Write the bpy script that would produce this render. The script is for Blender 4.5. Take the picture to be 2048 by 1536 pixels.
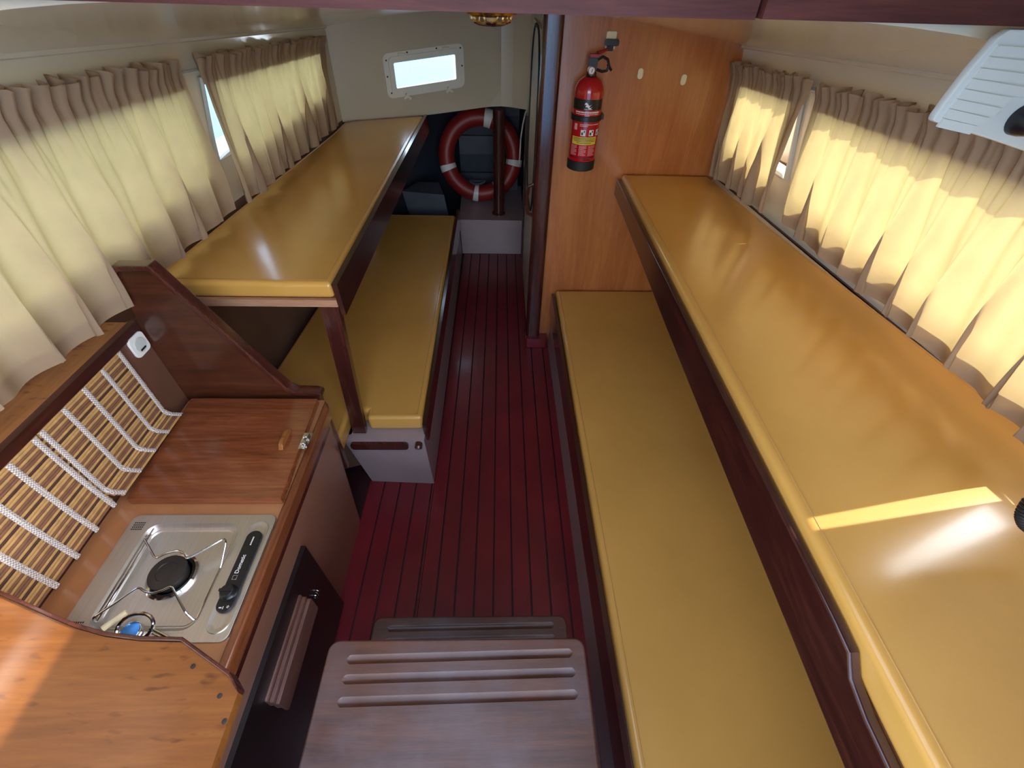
import bpy, bmesh, math, random
from mathutils import Vector, Matrix
random.seed(7)
S = bpy.context.scene
COL = S.collection
for o in list(bpy.data.objects):
    bpy.data.objects.remove(o)

# ---------------------------------------------------------------- camera
cam_d = bpy.data.cameras.new('camera')
cam = bpy.data.objects.new('camera', cam_d); COL.objects.link(cam)
cam_d.sensor_width = 36.0
cam_d.lens = 880.0 / 2048.0 * 36.0
cam_d.clip_start = 0.01; cam_d.clip_end = 5000
RM = ((0.99959275, 0.00453630, 0.02817372), (-0.01727892, -0.68951112, 0.72406896), (0.02271069, -0.72426089, -0.68915193))
cam.matrix_world = Matrix(((RM[0][0], -RM[0][1], -RM[0][2], 0.0),
                           (RM[1][0], -RM[1][1], -RM[1][2], 0.0),
                           (RM[2][0], -RM[2][1], -RM[2][2], 1.5), (0, 0, 0, 1)))
S.camera = cam
# ---------------------------------------------------------------- world, sun, exposure
SUN_DIR = Vector((1.1, 0.21, 1.0)).normalized()          # towards the sun
W = bpy.data.worlds.new('sky'); S.world = W; W.use_nodes = True
nt = W.node_tree
sky = nt.nodes.new('ShaderNodeTexSky'); sky.sky_type = 'NISHITA'; sky.sun_disc = False
sky.sun_elevation = math.asin(SUN_DIR.z); sky.sun_rotation = math.atan2(SUN_DIR.x, SUN_DIR.y)
sky.air_density = 1.0; sky.dust_density = 1.0
bg = nt.nodes['Background']; bg.inputs[1].default_value = 0.65
hs = nt.nodes.new('ShaderNodeHueSaturation'); hs.inputs['Saturation'].default_value = 0.62
nt.links.new(sky.outputs[0], hs.inputs['Color']); nt.links.new(hs.outputs[0], bg.inputs[0])
sun_d = bpy.data.lights.new('sun', 'SUN'); sun_d.energy = 3.6; sun_d.angle = 0.0093; sun_d.color = (1.0, 0.95, 0.86)
sun = bpy.data.objects.new('sun', sun_d); COL.objects.link(sun)
sun.rotation_euler = SUN_DIR.to_track_quat('Z', 'Y').to_euler(); sun.location = (4, 1, 6)
S.view_settings.view_transform = 'Standard'; S.view_settings.look = 'None'
S.view_settings.gamma = 1.0; S.view_settings.use_curve_mapping = False
S.view_settings.exposure = 1.35

# ---------------------------------------------------------------- materials
def lin(c):
    return tuple(((v/255.0)/12.92 if v/255.0 <= 0.04045 else ((v/255.0+0.055)/1.055)**2.4) for v in c) + (1.0,)
def base_mat(name):
    m = bpy.data.materials.new(name); m.use_nodes = True
    return m, m.node_tree, m.node_tree.nodes['Principled BSDF']
def ramp(t, fac, stops):
    r = t.nodes.new('ShaderNodeValToRGB'); e = r.color_ramp.elements
    while len(e) < len(stops): e.new(0.5)
    for el, (p, c) in zip(e, stops): el.position = p; el.color = lin(c)
    t.links.new(fac, r.inputs[0]); return r.outputs[0]
def coords(t, scale, rot=(0, 0, 0)):
    tc = t.nodes.new('ShaderNodeTexCoord'); mp = t.nodes.new('ShaderNodeMapping')
    mp.inputs['Scale'].default_value = scale; mp.inputs['Rotation'].default_value = rot
    t.links.new(tc.outputs['Object'], mp.inputs[0]); return mp.outputs[0]
def noise(t, vec, scale, detail=4, rough=0.55, dist=0.0):
    n = t.nodes.new('ShaderNodeTexNoise')
    n.inputs['Scale'].default_value = scale; n.inputs['Detail'].default_value = detail
    n.inputs['Roughness'].default_value = rough; n.inputs['Distortion'].default_value = dist
    t.links.new(vec, n.inputs['Vector']); return n.outputs[0]
def bump(t, b, h, strength, dist=0.002):
    bn = t.nodes.new('ShaderNodeBump'); bn.inputs['Strength'].default_value = strength; bn.inputs['Distance'].default_value = dist
    t.links.new(h, bn.inputs['Height']); t.links.new(bn.outputs[0], b.inputs['Normal'])
def plain(name, col, rough=0.5, metal=0.0, var=0.06, vscale=8.0, coat=0.0, bmp=0.0, bscale=200.0, spec=0.5):
    m, t, b = base_mat(name)
    v = coords(t, (1, 1, 1)); n = noise(t, v, vscale)
    lo = tuple(max(0, c*(1-var)) for c in col); hi = tuple(min(255, c*(1+var)) for c in col)
    t.links.new(ramp(t, n, [(0.3, lo), (0.7, hi)]), b.inputs['Base Color'])
    b.inputs['Roughness'].default_value = rough; b.inputs['Metallic'].default_value = metal
    b.inputs['Coat Weight'].default_value = coat; b.inputs['Coat Roughness'].default_value = 0.12
    b.inputs['Specular IOR Level'].default_value = spec
    if bmp: bump(t, b, noise(t, v, bscale, 3), bmp)
    return m
def wood(name, dark, mid, light, axis='Y', rough=0.35, coat=0.3, scale=1.0, bmp=0.05, spots=False, wear=None):
    m, t, b = base_mat(name)
    s = {'X': (1.2, 14, 14), 'Y': (14, 1.2, 14), 'Z': (14, 14, 1.2)}[axis]
    v = coords(t, tuple(k*scale for k in s))
    n1 = noise(t, v, 2.0, 6, 0.6, 1.2)
    v2 = coords(t, tuple(k*scale*4 for k in s)); n2 = noise(t, v2, 4.0, 4, 0.6)
    mx = t.nodes.new('ShaderNodeMath'); mx.operation = 'MULTIPLY_ADD'; mx.inputs[1].default_value = 0.35
    t.links.new(n2, mx.inputs[0]); 
    m2 = t.nodes.new('ShaderNodeMath'); m2.operation = 'MULTIPLY'; m2.inputs[1].default_value = 0.7
    t.links.new(n1, m2.inputs[0]); t.links.new(m2.outputs[0], mx.inputs[2])
    c = ramp(t, mx.outputs[0], [(0.32, dark), (0.52, mid), (0.72, light)])
    if spots:
        v3 = coords(t, (26, 90, 90), (0, 0, math.radians(35))); n3 = noise(t, v3, 1.0, 2, 0.4)
        k = ramp(t, n3, [(0.62, (255, 255, 255)), (0.74, (150, 110, 80))])
        mm = t.nodes.new('ShaderNodeMix'); mm.data_type = 'RGBA'; mm.blend_type = 'MULTIPLY'; mm.inputs[0].default_value = 0.7
        t.links.new(c, mm.inputs[6]); t.links.new(k, mm.inputs[7]); c = mm.outputs[2]
    if wear:
        n4 = noise(t, coords(t, (1, 1, 1)), 6.0, 5, 0.6)
        k = ramp(t, n4, [(0.46, (0, 0, 0)), (0.66, (205, 205, 205))]); mm = t.nodes.new('ShaderNodeMix'); mm.data_type = 'RGBA'
        t.links.new(k, mm.inputs[0]); t.links.new(c, mm.inputs[6]); mm.inputs[7].default_value = lin(wear); c = mm.outputs[2]
    t.links.new(c, b.inputs['Base Color'])
    b.inputs['Roughness'].default_value = rough
    b.inputs['Coat Weight'].default_value = coat; b.inputs['Coat Roughness'].default_value = 0.15
    if coat == 0.0: b.inputs['Specular IOR Level'].default_value = 0.25
    if bmp: bump(t, b, n2, bmp)
    return m
def cloth_mat(name, col, thr, back):
    m, t, b = base_mat(name)
    out = t.nodes['Material Output']; t.nodes.remove(b)
    v = coords(t, (1, 1, 1)); n = noise(t, v, 14, 4)
    c = ramp(t, n, [(0.3, tuple(k*0.94 for k in col)), (0.7, col)])
    d = t.nodes.new('ShaderNodeBsdfDiffuse'); tr = t.nodes.new('ShaderNodeBsdfTranslucent'); mx = t.nodes.new('ShaderNodeMixShader')
    t.links.new(c, d.inputs[0]); t.links.new(ramp(t, n, [(0.3, tuple(k*0.95 for k in back)), (0.7, back)]), tr.inputs[0]); mx.inputs[0].default_value = thr
    vw = coords(t, (1, 900, 900)); nb = noise(t, vw, 1.0, 2)
    bn = t.nodes.new('ShaderNodeBump'); bn.inputs['Strength'].default_value = 0.15; bn.inputs['Distance'].default_value = 0.001
    t.links.new(nb, bn.inputs['Height']); t.links.new(bn.outputs[0], d.inputs['Normal'])
    t.links.new(d.outputs[0], mx.inputs[1]); t.links.new(tr.outputs[0], mx.inputs[2]); t.links.new(mx.outputs[0], out.inputs[0])
    return m
def glass_mat(name, tint=(240, 248, 250)):
    m, t, b = base_mat(name)
    out = t.nodes['Material Output']; t.nodes.remove(b)
    tp = t.nodes.new('ShaderNodeBsdfTransparent'); tp.inputs[0].default_value = lin(tint)
    gl = t.nodes.new('ShaderNodeBsdfGlossy'); gl.inputs['Roughness'].default_value = 0.02
    fr = t.nodes.new('ShaderNodeFresnel'); fr.inputs[0].default_value = 1.45
    mx = t.nodes.new('ShaderNodeMixShader')
    t.links.new(fr.outputs[0], mx.inputs[0]); t.links.new(tp.outputs[0], mx.inputs[1]); t.links.new(gl.outputs[0], mx.inputs[2])
    t.links.new(mx.outputs[0], out.inputs[0]); return m
def band_mat(name):
    m, t, b = base_mat(name)
    v = coords(t, (1, 1, 1)); ck = t.nodes.new('ShaderNodeTexChecker'); ck.inputs['Scale'].default_value = 330
    t.links.new(v, ck.inputs[0]); ck.inputs[1].default_value = lin((225, 215, 205)); ck.inputs[2].default_value = lin((150, 135, 125))
    t.links.new(ck.outputs[0], b.inputs['Base Color']); b.inputs['Roughness'].default_value = 0.85
    bump(t, b, ck.outputs[1], 0.6, 0.001); return m
def brushed(name):
    m, t, b = base_mat(name)
    v = coords(t, (300, 6, 6)); n = noise(t, v, 1.0, 3)
    t.links.new(ramp(t, n, [(0.3, (204, 200, 192)), (0.7, (214, 210, 202))]), b.inputs['Base Color'])
    b.inputs['Metallic'].default_value = 1.0; b.inputs['Roughness'].default_value = 0.42
    bump(t, b, n, 0.02); return m

M = dict(
    vinyl=plain('yellow_vinyl', (210, 156, 76), 0.24, var=0.035, vscale=3, bmp=0.05, bscale=500, coat=0.3),
    seam=plain('vinyl_seam', (190, 140, 74), 0.35, var=0.03),
    cream=plain('cream_gelcoat', (220, 208, 182), 0.16, var=0.02, vscale=2, coat=0.5),
    wallgrey=plain('cream_lining', (200, 186, 164), 0.35, var=0.03, vscale=2),
    mauve=plain('pale_moulding', (158, 138, 136), 0.3, var=0.03),
    brownhull=plain('brown_lining', (112, 84, 68), 0.6, var=0.06),
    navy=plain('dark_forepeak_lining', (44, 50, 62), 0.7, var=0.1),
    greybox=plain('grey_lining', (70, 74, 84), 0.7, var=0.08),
    white=plain('white_plastic', (232, 228, 218), 0.35, var=0.015),
    greywhite=plain('grey_white_plastic', (198, 198, 190), 0.4, var=0.015),
    ivory=plain('ivory_plastic', (226, 210, 170), 0.35, var=0.02),
    black=plain('black_plastic', (18, 18, 20), 0.35, var=0.1),
    rubber=plain('black_rubber', (22, 21, 22), 0.6, var=0.1),
    ink=plain('black_print', (20, 18, 18), 0.4, var=0.02),
    whiteprint=plain('white_print', (228, 222, 218), 0.5, var=0.02),
    pinkprint=plain('pale_pink_print', (226, 150, 150), 0.5, var=0.02),
    yellowprint=plain('yellow_print', (222, 190, 66), 0.45, var=0.02),
    red=plain('red_enamel', (178, 16, 26), 0.2, var=0.02, coat=0.5),
    buoyred=plain('lifebuoy_red', (136, 28, 26), 0.45, var=0.06),
    redplastic=plain('red_tag', (150, 30, 34), 0.4, var=0.03),
    floor=plain('oxblood_floor_paint', (112, 30, 36), 0.3, var=0.1, vscale=5, coat=0.2, bmp=0.05, bscale=90),
    counter=plain('tan_counter', (158, 104, 66), 0.14, var=0.04, coat=0.6),
    galley=plain('brown_galley_laminate', (138, 94, 74), 0.3, var=0.05, coat=0.2),
    splash=plain('dark_brown_splashback', (96, 62, 46), 0.4, var=0.05),
    darkdoor=plain('near_black_door', (26, 20, 20), 0.35, var=0.1, coat=0.1),
    mahog=wood('dark_mahogany_y', (34, 14, 12), (56, 24, 18), (78, 36, 26), 'Y', 0.22, 0.7),
    mahogz=wood('dark_mahogany_z', (40, 16, 13), (66, 28, 22), (90, 42, 30), 'Z', 0.25, 0.6),
    mahogx=wood('hatch_mahogany_x', (64, 30, 26), (84, 42, 36), (104, 56, 46), 'X', 0.55, 0.0),
    panel=wood('partition_mahogany', (44, 20, 12), (68, 33, 19), (90, 47, 26), 'X', 0.28, 0.5, 0.6),
    lid=wood('lid_sapele', (84, 40, 20), (118, 62, 34), (144, 84, 48), 'X', 0.24, 0.6, 0.8),
    lidy=wood('edge_sapele_y', (76, 36, 18), (106, 56, 30), (128, 74, 42), 'Y', 0.24, 0.6, 0.8),
    ply=wood('orange_varnished_ply', (150, 84, 40), (170, 100, 50), (186, 116, 62), 'Z', 0.3, 0.45, 0.7),
    pine=wood('golden_board', (90, 49, 16), (114, 66, 25), (132, 82, 35), 'X', 0.34, 0.35, 0.7, spots=True),
    shelf=wood('honey_shelf', (110, 64, 28), (140, 86, 40), (160, 104, 54), 'Y', 0.34, 0.3, 0.7, spots=True),
    step=wood('worn_step', (50, 25, 13), (74, 41, 24), (92, 55, 34), 'X', 0.45, 0.08, 0.8, 0.12, wear=(84, 70, 70)),
    rawwood=wood('pale_edge_wood', (150, 104, 76), (176, 130, 98), (196, 150, 116), 'X', 0.5, 0.1),
    handlewood=wood('grey_brown_wood', (96, 62, 52), (120, 82, 70), (142, 104, 90), 'Y', 0.3, 0.4),
    bam1=plain('pale_bamboo', (180, 138, 84), 0.45, var=0.08, vscale=40),
    bam2=plain('brown_bamboo', (122, 82, 58), 0.5, var=0.08, vscale=40),
    bam3=plain('dark_bamboo', (72, 44, 34), 0.55, var=0.08, vscale=40),
    band=band_mat('woven_band'),
    steel=brushed('brushed_steel'),
    chrome=plain('chrome', (215, 215, 215), 0.12, 1.0, 0.01),
    iron=plain('burner_black', (34, 28, 25), 0.5, var=0.15, vscale=60),
    brass=plain('brass', (196, 160, 92), 0.2, 1.0, 0.03),
    lampglass=glass_mat('lamp_glass', (240, 225, 185)),
    glass=glass_mat('window_glass'),
    curtain=cloth_mat('cream_curtain_cloth', (168, 142, 116), 0.21, (248, 214, 142)),
    deck=plain('white_deck', (225, 225, 220), 0.6, var=0.02),
    sea=plain('sea_water', (64, 118, 160), 0.55, var=0.1, vscale=0.4, bmp=0.3, bscale=3),
    bluemirror=plain('blue_glass', (70, 130, 190), 0.1, 0.6, 0.02),
)

# ---------------------------------------------------------------- helpers
def box(bm, x0, x1, y0, y1, z0, z1):
    vs = [bm.verts.new(p) for p in ((x0,y0,z0),(x1,y0,z0),(x1,y1,z0),(x0,y1,z0),(x0,y0,z1),(x1,y0,z1),(x1,y1,z1),(x0,y1,z1))]
    for f in ((3,2,1,0),(4,5,6,7),(0,1,5,4),(1,2,6,5),(2,3,7,6),(3,0,4,7)): bm.faces.new([vs[i] for i in f])
    return bm
def hexa(bm, P):       # 8 points: 4 bottom, 4 top
    vs = [bm.verts.new(p) for p in P]
    for f in ((3,2,1,0),(4,5,6,7),(0,1,5,4),(1,2,6,5),(2,3,7,6),(3,0,4,7)): bm.faces.new([vs[i] for i in f])
    return bm
def prism(bm, poly, a, b, axis='Z'):
    def P(p, k): return {'Z': (p[0], p[1], k), 'Y': (p[0], k, p[1]), 'X': (k, p[0], p[1])}[axis]
    lo = [bm.verts.new(P(p, a)) for p in poly]; hi = [bm.verts.new(P(p, b)) for p in poly]
    n = len(poly)
    bm.faces.new(lo[::-1]); bm.faces.new(hi)
    for i in range(n): bm.faces.new([lo[i], lo[(i+1) % n], hi[(i+1) % n], hi[i]])
    bmesh.ops.recalc_face_normals(bm, faces=bm.faces[:])
    return bm
def rrect(x0, x1, y0, y1, r, n=6):
    pts = []
    for cx, cy, a in ((x1-r, y1-r, 0), (x0+r, y1-r, 90), (x0+r, y0+r, 180), (x1-r, y0+r, 270)):
        for i in range(n+1):
            t = math.radians(a+90.0*i/n); pts.append((cx+r*math.cos(t), cy+r*math.sin(t)))
    return pts
def tube(bm, pts, r, n=8, closed=False, cap=True):
    pts = [Vector(p) for p in pts]; rings = []; N = len(pts)
    prev = None
    for i, p in enumerate(pts):
        a = pts[(i-1) % N] if (closed or i > 0) else p; b = pts[(i+1) % N] if (closed or i < N-1) else p
        d = (b-a).normalized()
        if prev is None:
            up = Vector((0, 0, 1)) if abs(d.z) < 0.9 else Vector((1, 0, 0)); u = d.cross(up).normalized()
        else:
            u = (prev - d*prev.dot(d)).normalized()
        prev = u; w = d.cross(u)
        rr = r[i] if isinstance(r, (list, tuple)) else r
        rings.append([bm.verts.new(p+(u*math.cos(2*math.pi*k/n)+w*math.sin(2*math.pi*k/n))*rr) for k in range(n)])
    for i in range(N if closed else N-1):
        A, B = rings[i], rings[(i+1) % N]
        for k in range(n): bm.faces.new([A[k], A[(k+1) % n], B[(k+1) % n], B[k]])
    if cap and not closed:
        bm.faces.new(rings[0][::-1]); bm.faces.new(rings[-1])
    return bm
def lathe(bm, prof, c=(0, 0, 0), n=28, axis='Z'):
    rings = []
    for r, h in prof:
        ring = []
        for k in range(n):
            a = 2*math.pi*k/n; u, v = r*math.cos(a), r*math.sin(a)
            q = {'Z': (u, v, h), 'Y': (u, h, v), 'X': (h, u, v)}[axis]
            ring.append(bm.verts.new((c[0]+q[0], c[1]+q[1], c[2]+q[2])))
        rings.append(ring)
    for A, B in zip(rings, rings[1:]):
        for k in range(n): bm.faces.new([A[k], A[(k+1) % n], B[(k+1) % n], B[k]])
    bm.faces.new(rings[0][::-1]); bm.faces.new(rings[-1])
    bmesh.ops.recalc_face_normals(bm, faces=bm.faces[:])
    return bm
def bev(bm, w, seg=3, ang=30):
    es = [e for e in bm.edges if len(e.link_faces) == 2 and e.calc_face_angle(0) > math.radians(ang)]
    if es: bmesh.ops.bevel(bm, geom=es, offset=w, segments=seg, profile=0.5, affect='EDGES', clamp_overlap=True)
    return bm
def B(): return bmesh.new()
def mk(name, bm, mat, parent=None, smooth=True, local=False, kind=None, ang=35):
    """one bmesh -> one mesh object; geometry is given in metres in the boat's frame"""
    me = bpy.data.meshes.new(name)
    if parent is None:
        xs = [v.co for v in bm.verts]
        c = Vector(((min(v.x for v in xs)+max(v.x for v in xs))/2, (min(v.y for v in xs)+max(v.y for v in xs))/2, min(v.z for v in xs)))
    else: c = Vector((0, 0, 0)) if local else anchor(parent)
    bmesh.ops.translate(bm, verts=bm.verts[:], vec=-c)
    bm.to_mesh(me); bm.free()
    if smooth:
        for p in me.polygons: p.use_smooth = True
        me.set_sharp_from_angle(angle=math.radians(ang))
    me.materials.append(M[mat] if isinstance(mat, str) else mat)
    o = bpy.data.objects.new(name, me); COL.objects.link(o)
    if smooth and ang < 170 and len(me.vertices) < 6000:
        wn = o.modifiers.new('weighted_normals', 'WEIGHTED_NORMAL'); wn.keep_sharp = True
    if parent is None: o.location = c
    else: o.parent = parent
    if kind: o['kind'] = kind
    return o
def anchor(p):
    v = Vector((0, 0, 0))
    while p is not None: v += p.location; p = p.parent
    return v
def tag(o, label, cat, group=None, kind=None):
    o['label'] = label; o['category'] = cat
    if group: o['group'] = group
    if kind: o['kind'] = kind
    return o
def thing(name, loc, label, cat, group=None, kind=None, rot=None):
    o = bpy.data.objects.new(name, None); COL.objects.link(o); o.location = loc; o.empty_display_size = 0.05
    if rot: o.rotation_euler = rot
    return tag(o, label, cat, group, kind)
def struct(name, bm, mat, label, cat, smooth=True, **k):
    return tag(mk(name, bm, mat, smooth=smooth, **k), label, cat, kind='structure')
def cut(o, cutters):
    for bm in cutters:
        me = bpy.data.meshes.new('cutter'); bm.to_mesh(me); bm.free()
        c = bpy.data.objects.new('cutter', me); COL.objects.link(c); c.location = -anchor(o.parent) if o.parent else -o.location
        o.modifiers.clear(); md = o.modifiers.new('cut', 'BOOLEAN'); md.operation = 'DIFFERENCE'; md.object = c; md.solver = 'EXACT'
        # the cutter shares the object's local frame while the cut is baked
        keep = (o.parent, o.location.copy()); o.parent = None; o.location = (0, 0, 0)
        bpy.context.view_layer.update()
        new = bpy.data.meshes.new_from_object(o.evaluated_get(bpy.context.evaluated_depsgraph_get()))
        o.modifiers.clear(); new.name = o.data.name; o.data = new
        o.parent, o.location = keep
        bpy.data.objects.remove(c)
    o.data.set_sharp_from_angle(angle=math.radians(35))
    wn = o.modifiers.new('weighted_normals', 'WEIGHTED_NORMAL'); wn.keep_sharp = True
def wobble(seed):
    r = random.Random(seed); c = [(r.uniform(0.4, 1), r.uniform(0.6, 3.2)*(i+1), r.uniform(0, 6.28)) for i in range(5)]
    return lambda u: sum(a/(i+1)*math.sin(f*u+p) for i, (a, f, p) in enumerate(c))
def text_bm(s, size, mat4, depth=0.0003):
    cu = bpy.data.curves.new('text', 'FONT'); cu.body = s; cu.size = size; cu.extrude = depth; cu.resolution_u = 3
    cu.align_x = 'CENTER'; cu.align_y = 'CENTER'
    o = bpy.data.objects.new('text', cu); COL.objects.link(o)
    bpy.context.view_layer.update()
    me = bpy.data.meshes.new_from_object(o.evaluated_get(bpy.context.evaluated_depsgraph_get()))
    bm = B(); bm.from_mesh(me); bm.transform(mat4)
    bpy.data.objects.remove(o); bpy.data.meshes.remove(me); bpy.data.curves.remove(cu)
    return bm
def smooth01(t): t = max(0.0, min(1.0, t)); return t*t*(3-2*t)

# ================================================================ hull, cabin sides and roof
def zt(y): return 1.424-0.0578*y                    # top of the cabin side
def xb(y): return 1.02-(y-0.5)*0.0711               # cabin side at side-deck level
def xw(y, z):
    k = (z-0.88)/(zt(y)-0.88); return xb(y)+(0.85-xb(y))*k
def roof(x, y):
    p = 4-2*max(0, min(1, (y-0.6)/0.9)); return zt(y)+0.08*(1-min(1, abs(x)/0.85)**p)
def yf(x): return 2.74+0.36*(1-min(1, abs(x)/0.85))  # faceted cabin front
Y0 = -0.22
SOLID = True

def side_wall(s, name, label, y1, win):
    """cabin side with a long window opening"""
    bm = B(); wz0, wz1 = 1.02, 1.268
    ys = [Y0]; holes = set()
    for wy0, wy1 in win:
        n0 = len(ys); ys += [wy0+(wy1-wy0)*i/8 for i in range(9)]; holes |= set(range(n0, n0+8))
    ys.append(y1)
    rows = []
    for y in ys:
        zs = [0.86, wz0-0.0*y, wz1-0.035*(y-1.0), zt(y)+0.004]
        rows.append([(s*xw(y, z), y, z) for z in zs])
    for off in (0.0, 0.025):
        vs = [[bm.verts.new((p[0]+s*off, p[1], p[2])) for p in r] for r in rows]
        for i in range(len(ys)-1):
            for j in range(3):
                if j == 1 and i in holes: continue
                bm.faces.new([vs[i][j], vs[i+1][j], vs[i+1][j+1], vs[i][j+1]])
        if off == 0: inner = vs
        else: outer = vs
    n = len(ys)
    for i in sorted(holes):
        for j in (1, 2): bm.faces.new([inner[i][j], inner[i+1][j], outer[i+1][j], outer[i][j]])
        if i-1 not in holes: bm.faces.new([inner[i][1], inner[i][2], outer[i][2], outer[i][1]])
        if i+1 not in holes: bm.faces.new([inner[i+1][1], inner[i+1][2], outer[i+1][2], outer[i+1][1]])
    bmesh.ops.recalc_face_normals(bm, faces=bm.faces[:])
    return struct(name, bm, 'cream', label, 'wall'), ys[1:-1]
PW = ((0.40, 1.41), (1.54, 2.50)); SW = ((0.395, 1.325), (1.46, 1.80))
side_wall(-1, 'wall_port', 'glossy cream cabin side behind the curtains above the galley', 2.775, PW)
side_wall(1, 'wall_starboard', 'glossy cream cabin side behind the curtains above the long yellow berth', 2.775, SW)
def side_window(s, win, name, label):
    wy0, wy1 = win; wz0, wz1 = 1.02, 1.268
    t = thing(name, (s*0.93, (wy0+wy1)/2, wz0), label, 'window', kind='structure')
    N = 14; ys = [wy0+(wy1-wy0)*i/N for i in range(N+1)]
    top = lambda y: wz1-0.035*(y-1.0)
    bm = B(); c = 0.012
    lo = [bm.verts.new((s*(xw(y, wz0)+c), y, wz0)) for y in ys]; hi = [bm.verts.new((s*(xw(y, top(y))+c), y, top(y))) for y in ys]
    lo2 = [bm.verts.new((s*(xw(y, wz0)+c+0.004), y, wz0)) for y in ys]; hi2 = [bm.verts.new((s*(xw(y, top(y))+c+0.004), y, top(y))) for y in ys]
    for i in range(N):
        bm.faces.new([lo[i], lo[i+1], hi[i+1], hi[i]])
    bmesh.ops.delete(bm, geom=lo2+hi2, context='VERTS')
    mk('pane', bm, 'glass', t)
    bm = B()
    loop = [(s*(xw(y, wz0+0.004)-0.003), y, wz0+0.004) for y in ys]+[(s*(xw(y, top(y)-0.004)-0.003), y, top(y)-0.004) for y in reversed(ys)]
    tube(bm, loop, 0.009, 6, closed=True)
    mk('window_frame', bm, 'greywhite', t)
    return t
side_window(-1, PW[0], 'window_1', 'long cabin side window behind the curtain over the galley shelf')
side_window(-1, PW[1], 'window_4', 'long cabin side window behind the curtain over the table-high berth')
side_window(1, SW[0], 'window_2', 'long sunlit cabin side window behind the wide curtain above the long berth')
side_window(1, SW[1], 'window_5', 'short sunlit cabin side window behind the narrow curtain by the bulkhead')

# roof lining (hatch area left out), with a closing fascia under the hatch beam
bm = B()
XS = [-0.85, -0.8, -0.72]+[-0.72+1.44*i/24 for i in range(1, 24)]+[0.72, 0.8, 0.85]
def rrow(y_of):
    return [bm.verts.new((x, y_of(x), roof(x, y_of(x)))) for x in XS]
rows = [rrow(lambda x, t=i/16: 0.65+(yf(x)-0.65)*t) for i in range(17)]
for a, b in zip(rows, rows[1:]):
    for k in range(len(XS)-1): bm.faces.new([a[k], b[k], b[k+1], a[k+1]])
aft = [bm.verts.new((x, Y0, roof(x, Y0))) for x in XS]
for k in (0, 1, len(XS)-3, len(XS)-2): bm.faces.new([aft[k], rows[0][k], rows[0][k+1], aft[k+1]])
fas = [bm.verts.new((x, 0.65, 1.54)) for x in XS[2:-2]]
for k in range(len(fas)-1): bm.faces.new([rows[0][k+2], rows[0][k+3], fas[k+1], fas[k]])
for k, i in ((2, 0), (len(XS)-3, -1)):               # upstand beside the hatch garage
    top = bm.verts.new((XS[k], Y0, 1.54)); bm.faces.new([aft[k], rows[0][k], fas[i], top])
bmesh.ops.recalc_face_normals(bm, faces=bm.faces[:])
r = bmesh.ops.solidify(bm, geom=bm.faces[:], thickness=-0.02)
struct('ceiling', bm, 'cream', 'glossy cream cambered cabin ceiling', 'ceiling')
for s, nm in ((-1, 'port'), (1, 'starboard')):
    bm = B(); tube(bm, [(s*0.848, Y0+(2.74-Y0)*i/14, zt(Y0+(2.74-Y0)*i/14)+0.002) for i in range(15)], 0.009, 8)
    struct('trim_'+nm, bm, 'cream', 'glossy cream cove moulding along the %s' % ('galley-side ceiling edge' if s < 0 else 'ceiling edge above the long berth'), 'moulding')
# raised hatch garage: opening over the companionway steps
t = thing('hatch_garage', (0, 0.2, 1.54), 'raised hatch roof over the companionway opening', 'hatch roof', kind='structure')
HX0, HX1, HY1 = -0.46, 0.25, 0.48
for (a, b, c, d) in ((-0.74, HX0, Y0, 0.67), (HX1, 0.74, Y0, 0.67), (HX0, HX1, HY1, 0.67)):
    bm = B(); box(bm, a, b, c, d, 1.54, 1.56); mk('roof_panel', bm, 'mahogx', t)
t = thing('hatch_beam', (0, 0.635, 1.463), 'reddish brown mahogany hatch beam across the cabin roof', 'beam')
for a, b, za, y0 in ((-0.715, 0.278, 1.4625, 0.62), (0.281, 0.715, 1.464, 0.61)):
    bm = B(); box(bm, a, b, y0, 0.648, za, 1.538); bev(bm, 0.004); mk('beam_board', bm, 'mahogx', t)
bm = B(); lathe(bm, [(0.0025, 0), (0.004, 0.001), (0.0025, 0.003)], (0.325, 0.607, 1.5), 10, 'Y'); mk('screw', bm, 'chrome', t)

# cabin front (two facets), opening below to the forepeak; portlight in the port facet
def facet(u, z):           # u 0..1 from the port corner to the centreline
    return Vector((-0.85+0.85*u, 2.74+0.36*u, z))
U0, U1 = 0.325, 0.70        # portlight opening along the facet
WZ = lambda u: 0.075*(u-0.3)       # the portlight runs up with the sheer towards the stem
bm = B()
us = [-0.04, U0, (U0+U1)/2, U1, 0.85, 1.0]
vs = [[bm.verts.new(facet(u, z)) for z in (0.86+0.024*max(0, (u-0.45)/0.55), 0.995+WZ(u), 1.118+WZ(u), roof(facet(u, 0).x, facet(u, 0).y)+0.006)] for u in us]
for i in range(len(us)-1):
    for j in range(3):
        if j == 1 and i in (1, 2): continue
        bm.faces.new([vs[i][j], vs[i+1][j], vs[i+1][j+1], vs[i][j+1]])
mir = [[bm.verts.new((-v.co.x, v.co.y, v.co.z)) for v in (vs[k][0], vs[k][3])] for k in (5, 4, 0)]
mir[0] = [vs[5][0], vs[5][3]]
for a, b in zip(mir, mir[1:]): bm.faces.new([a[0], b[0], b[1], a[1]])
bmesh.ops.recalc_face_normals(bm, faces=bm.faces[:])
bmesh.ops.solidify(bm, geom=bm.faces[:], thickness=-0.025 if SOLID else 0.025)
struct('wall_bow', bm, 'wallgrey', 'cream angled cabin front wall with the small portlight', 'wall')
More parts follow.
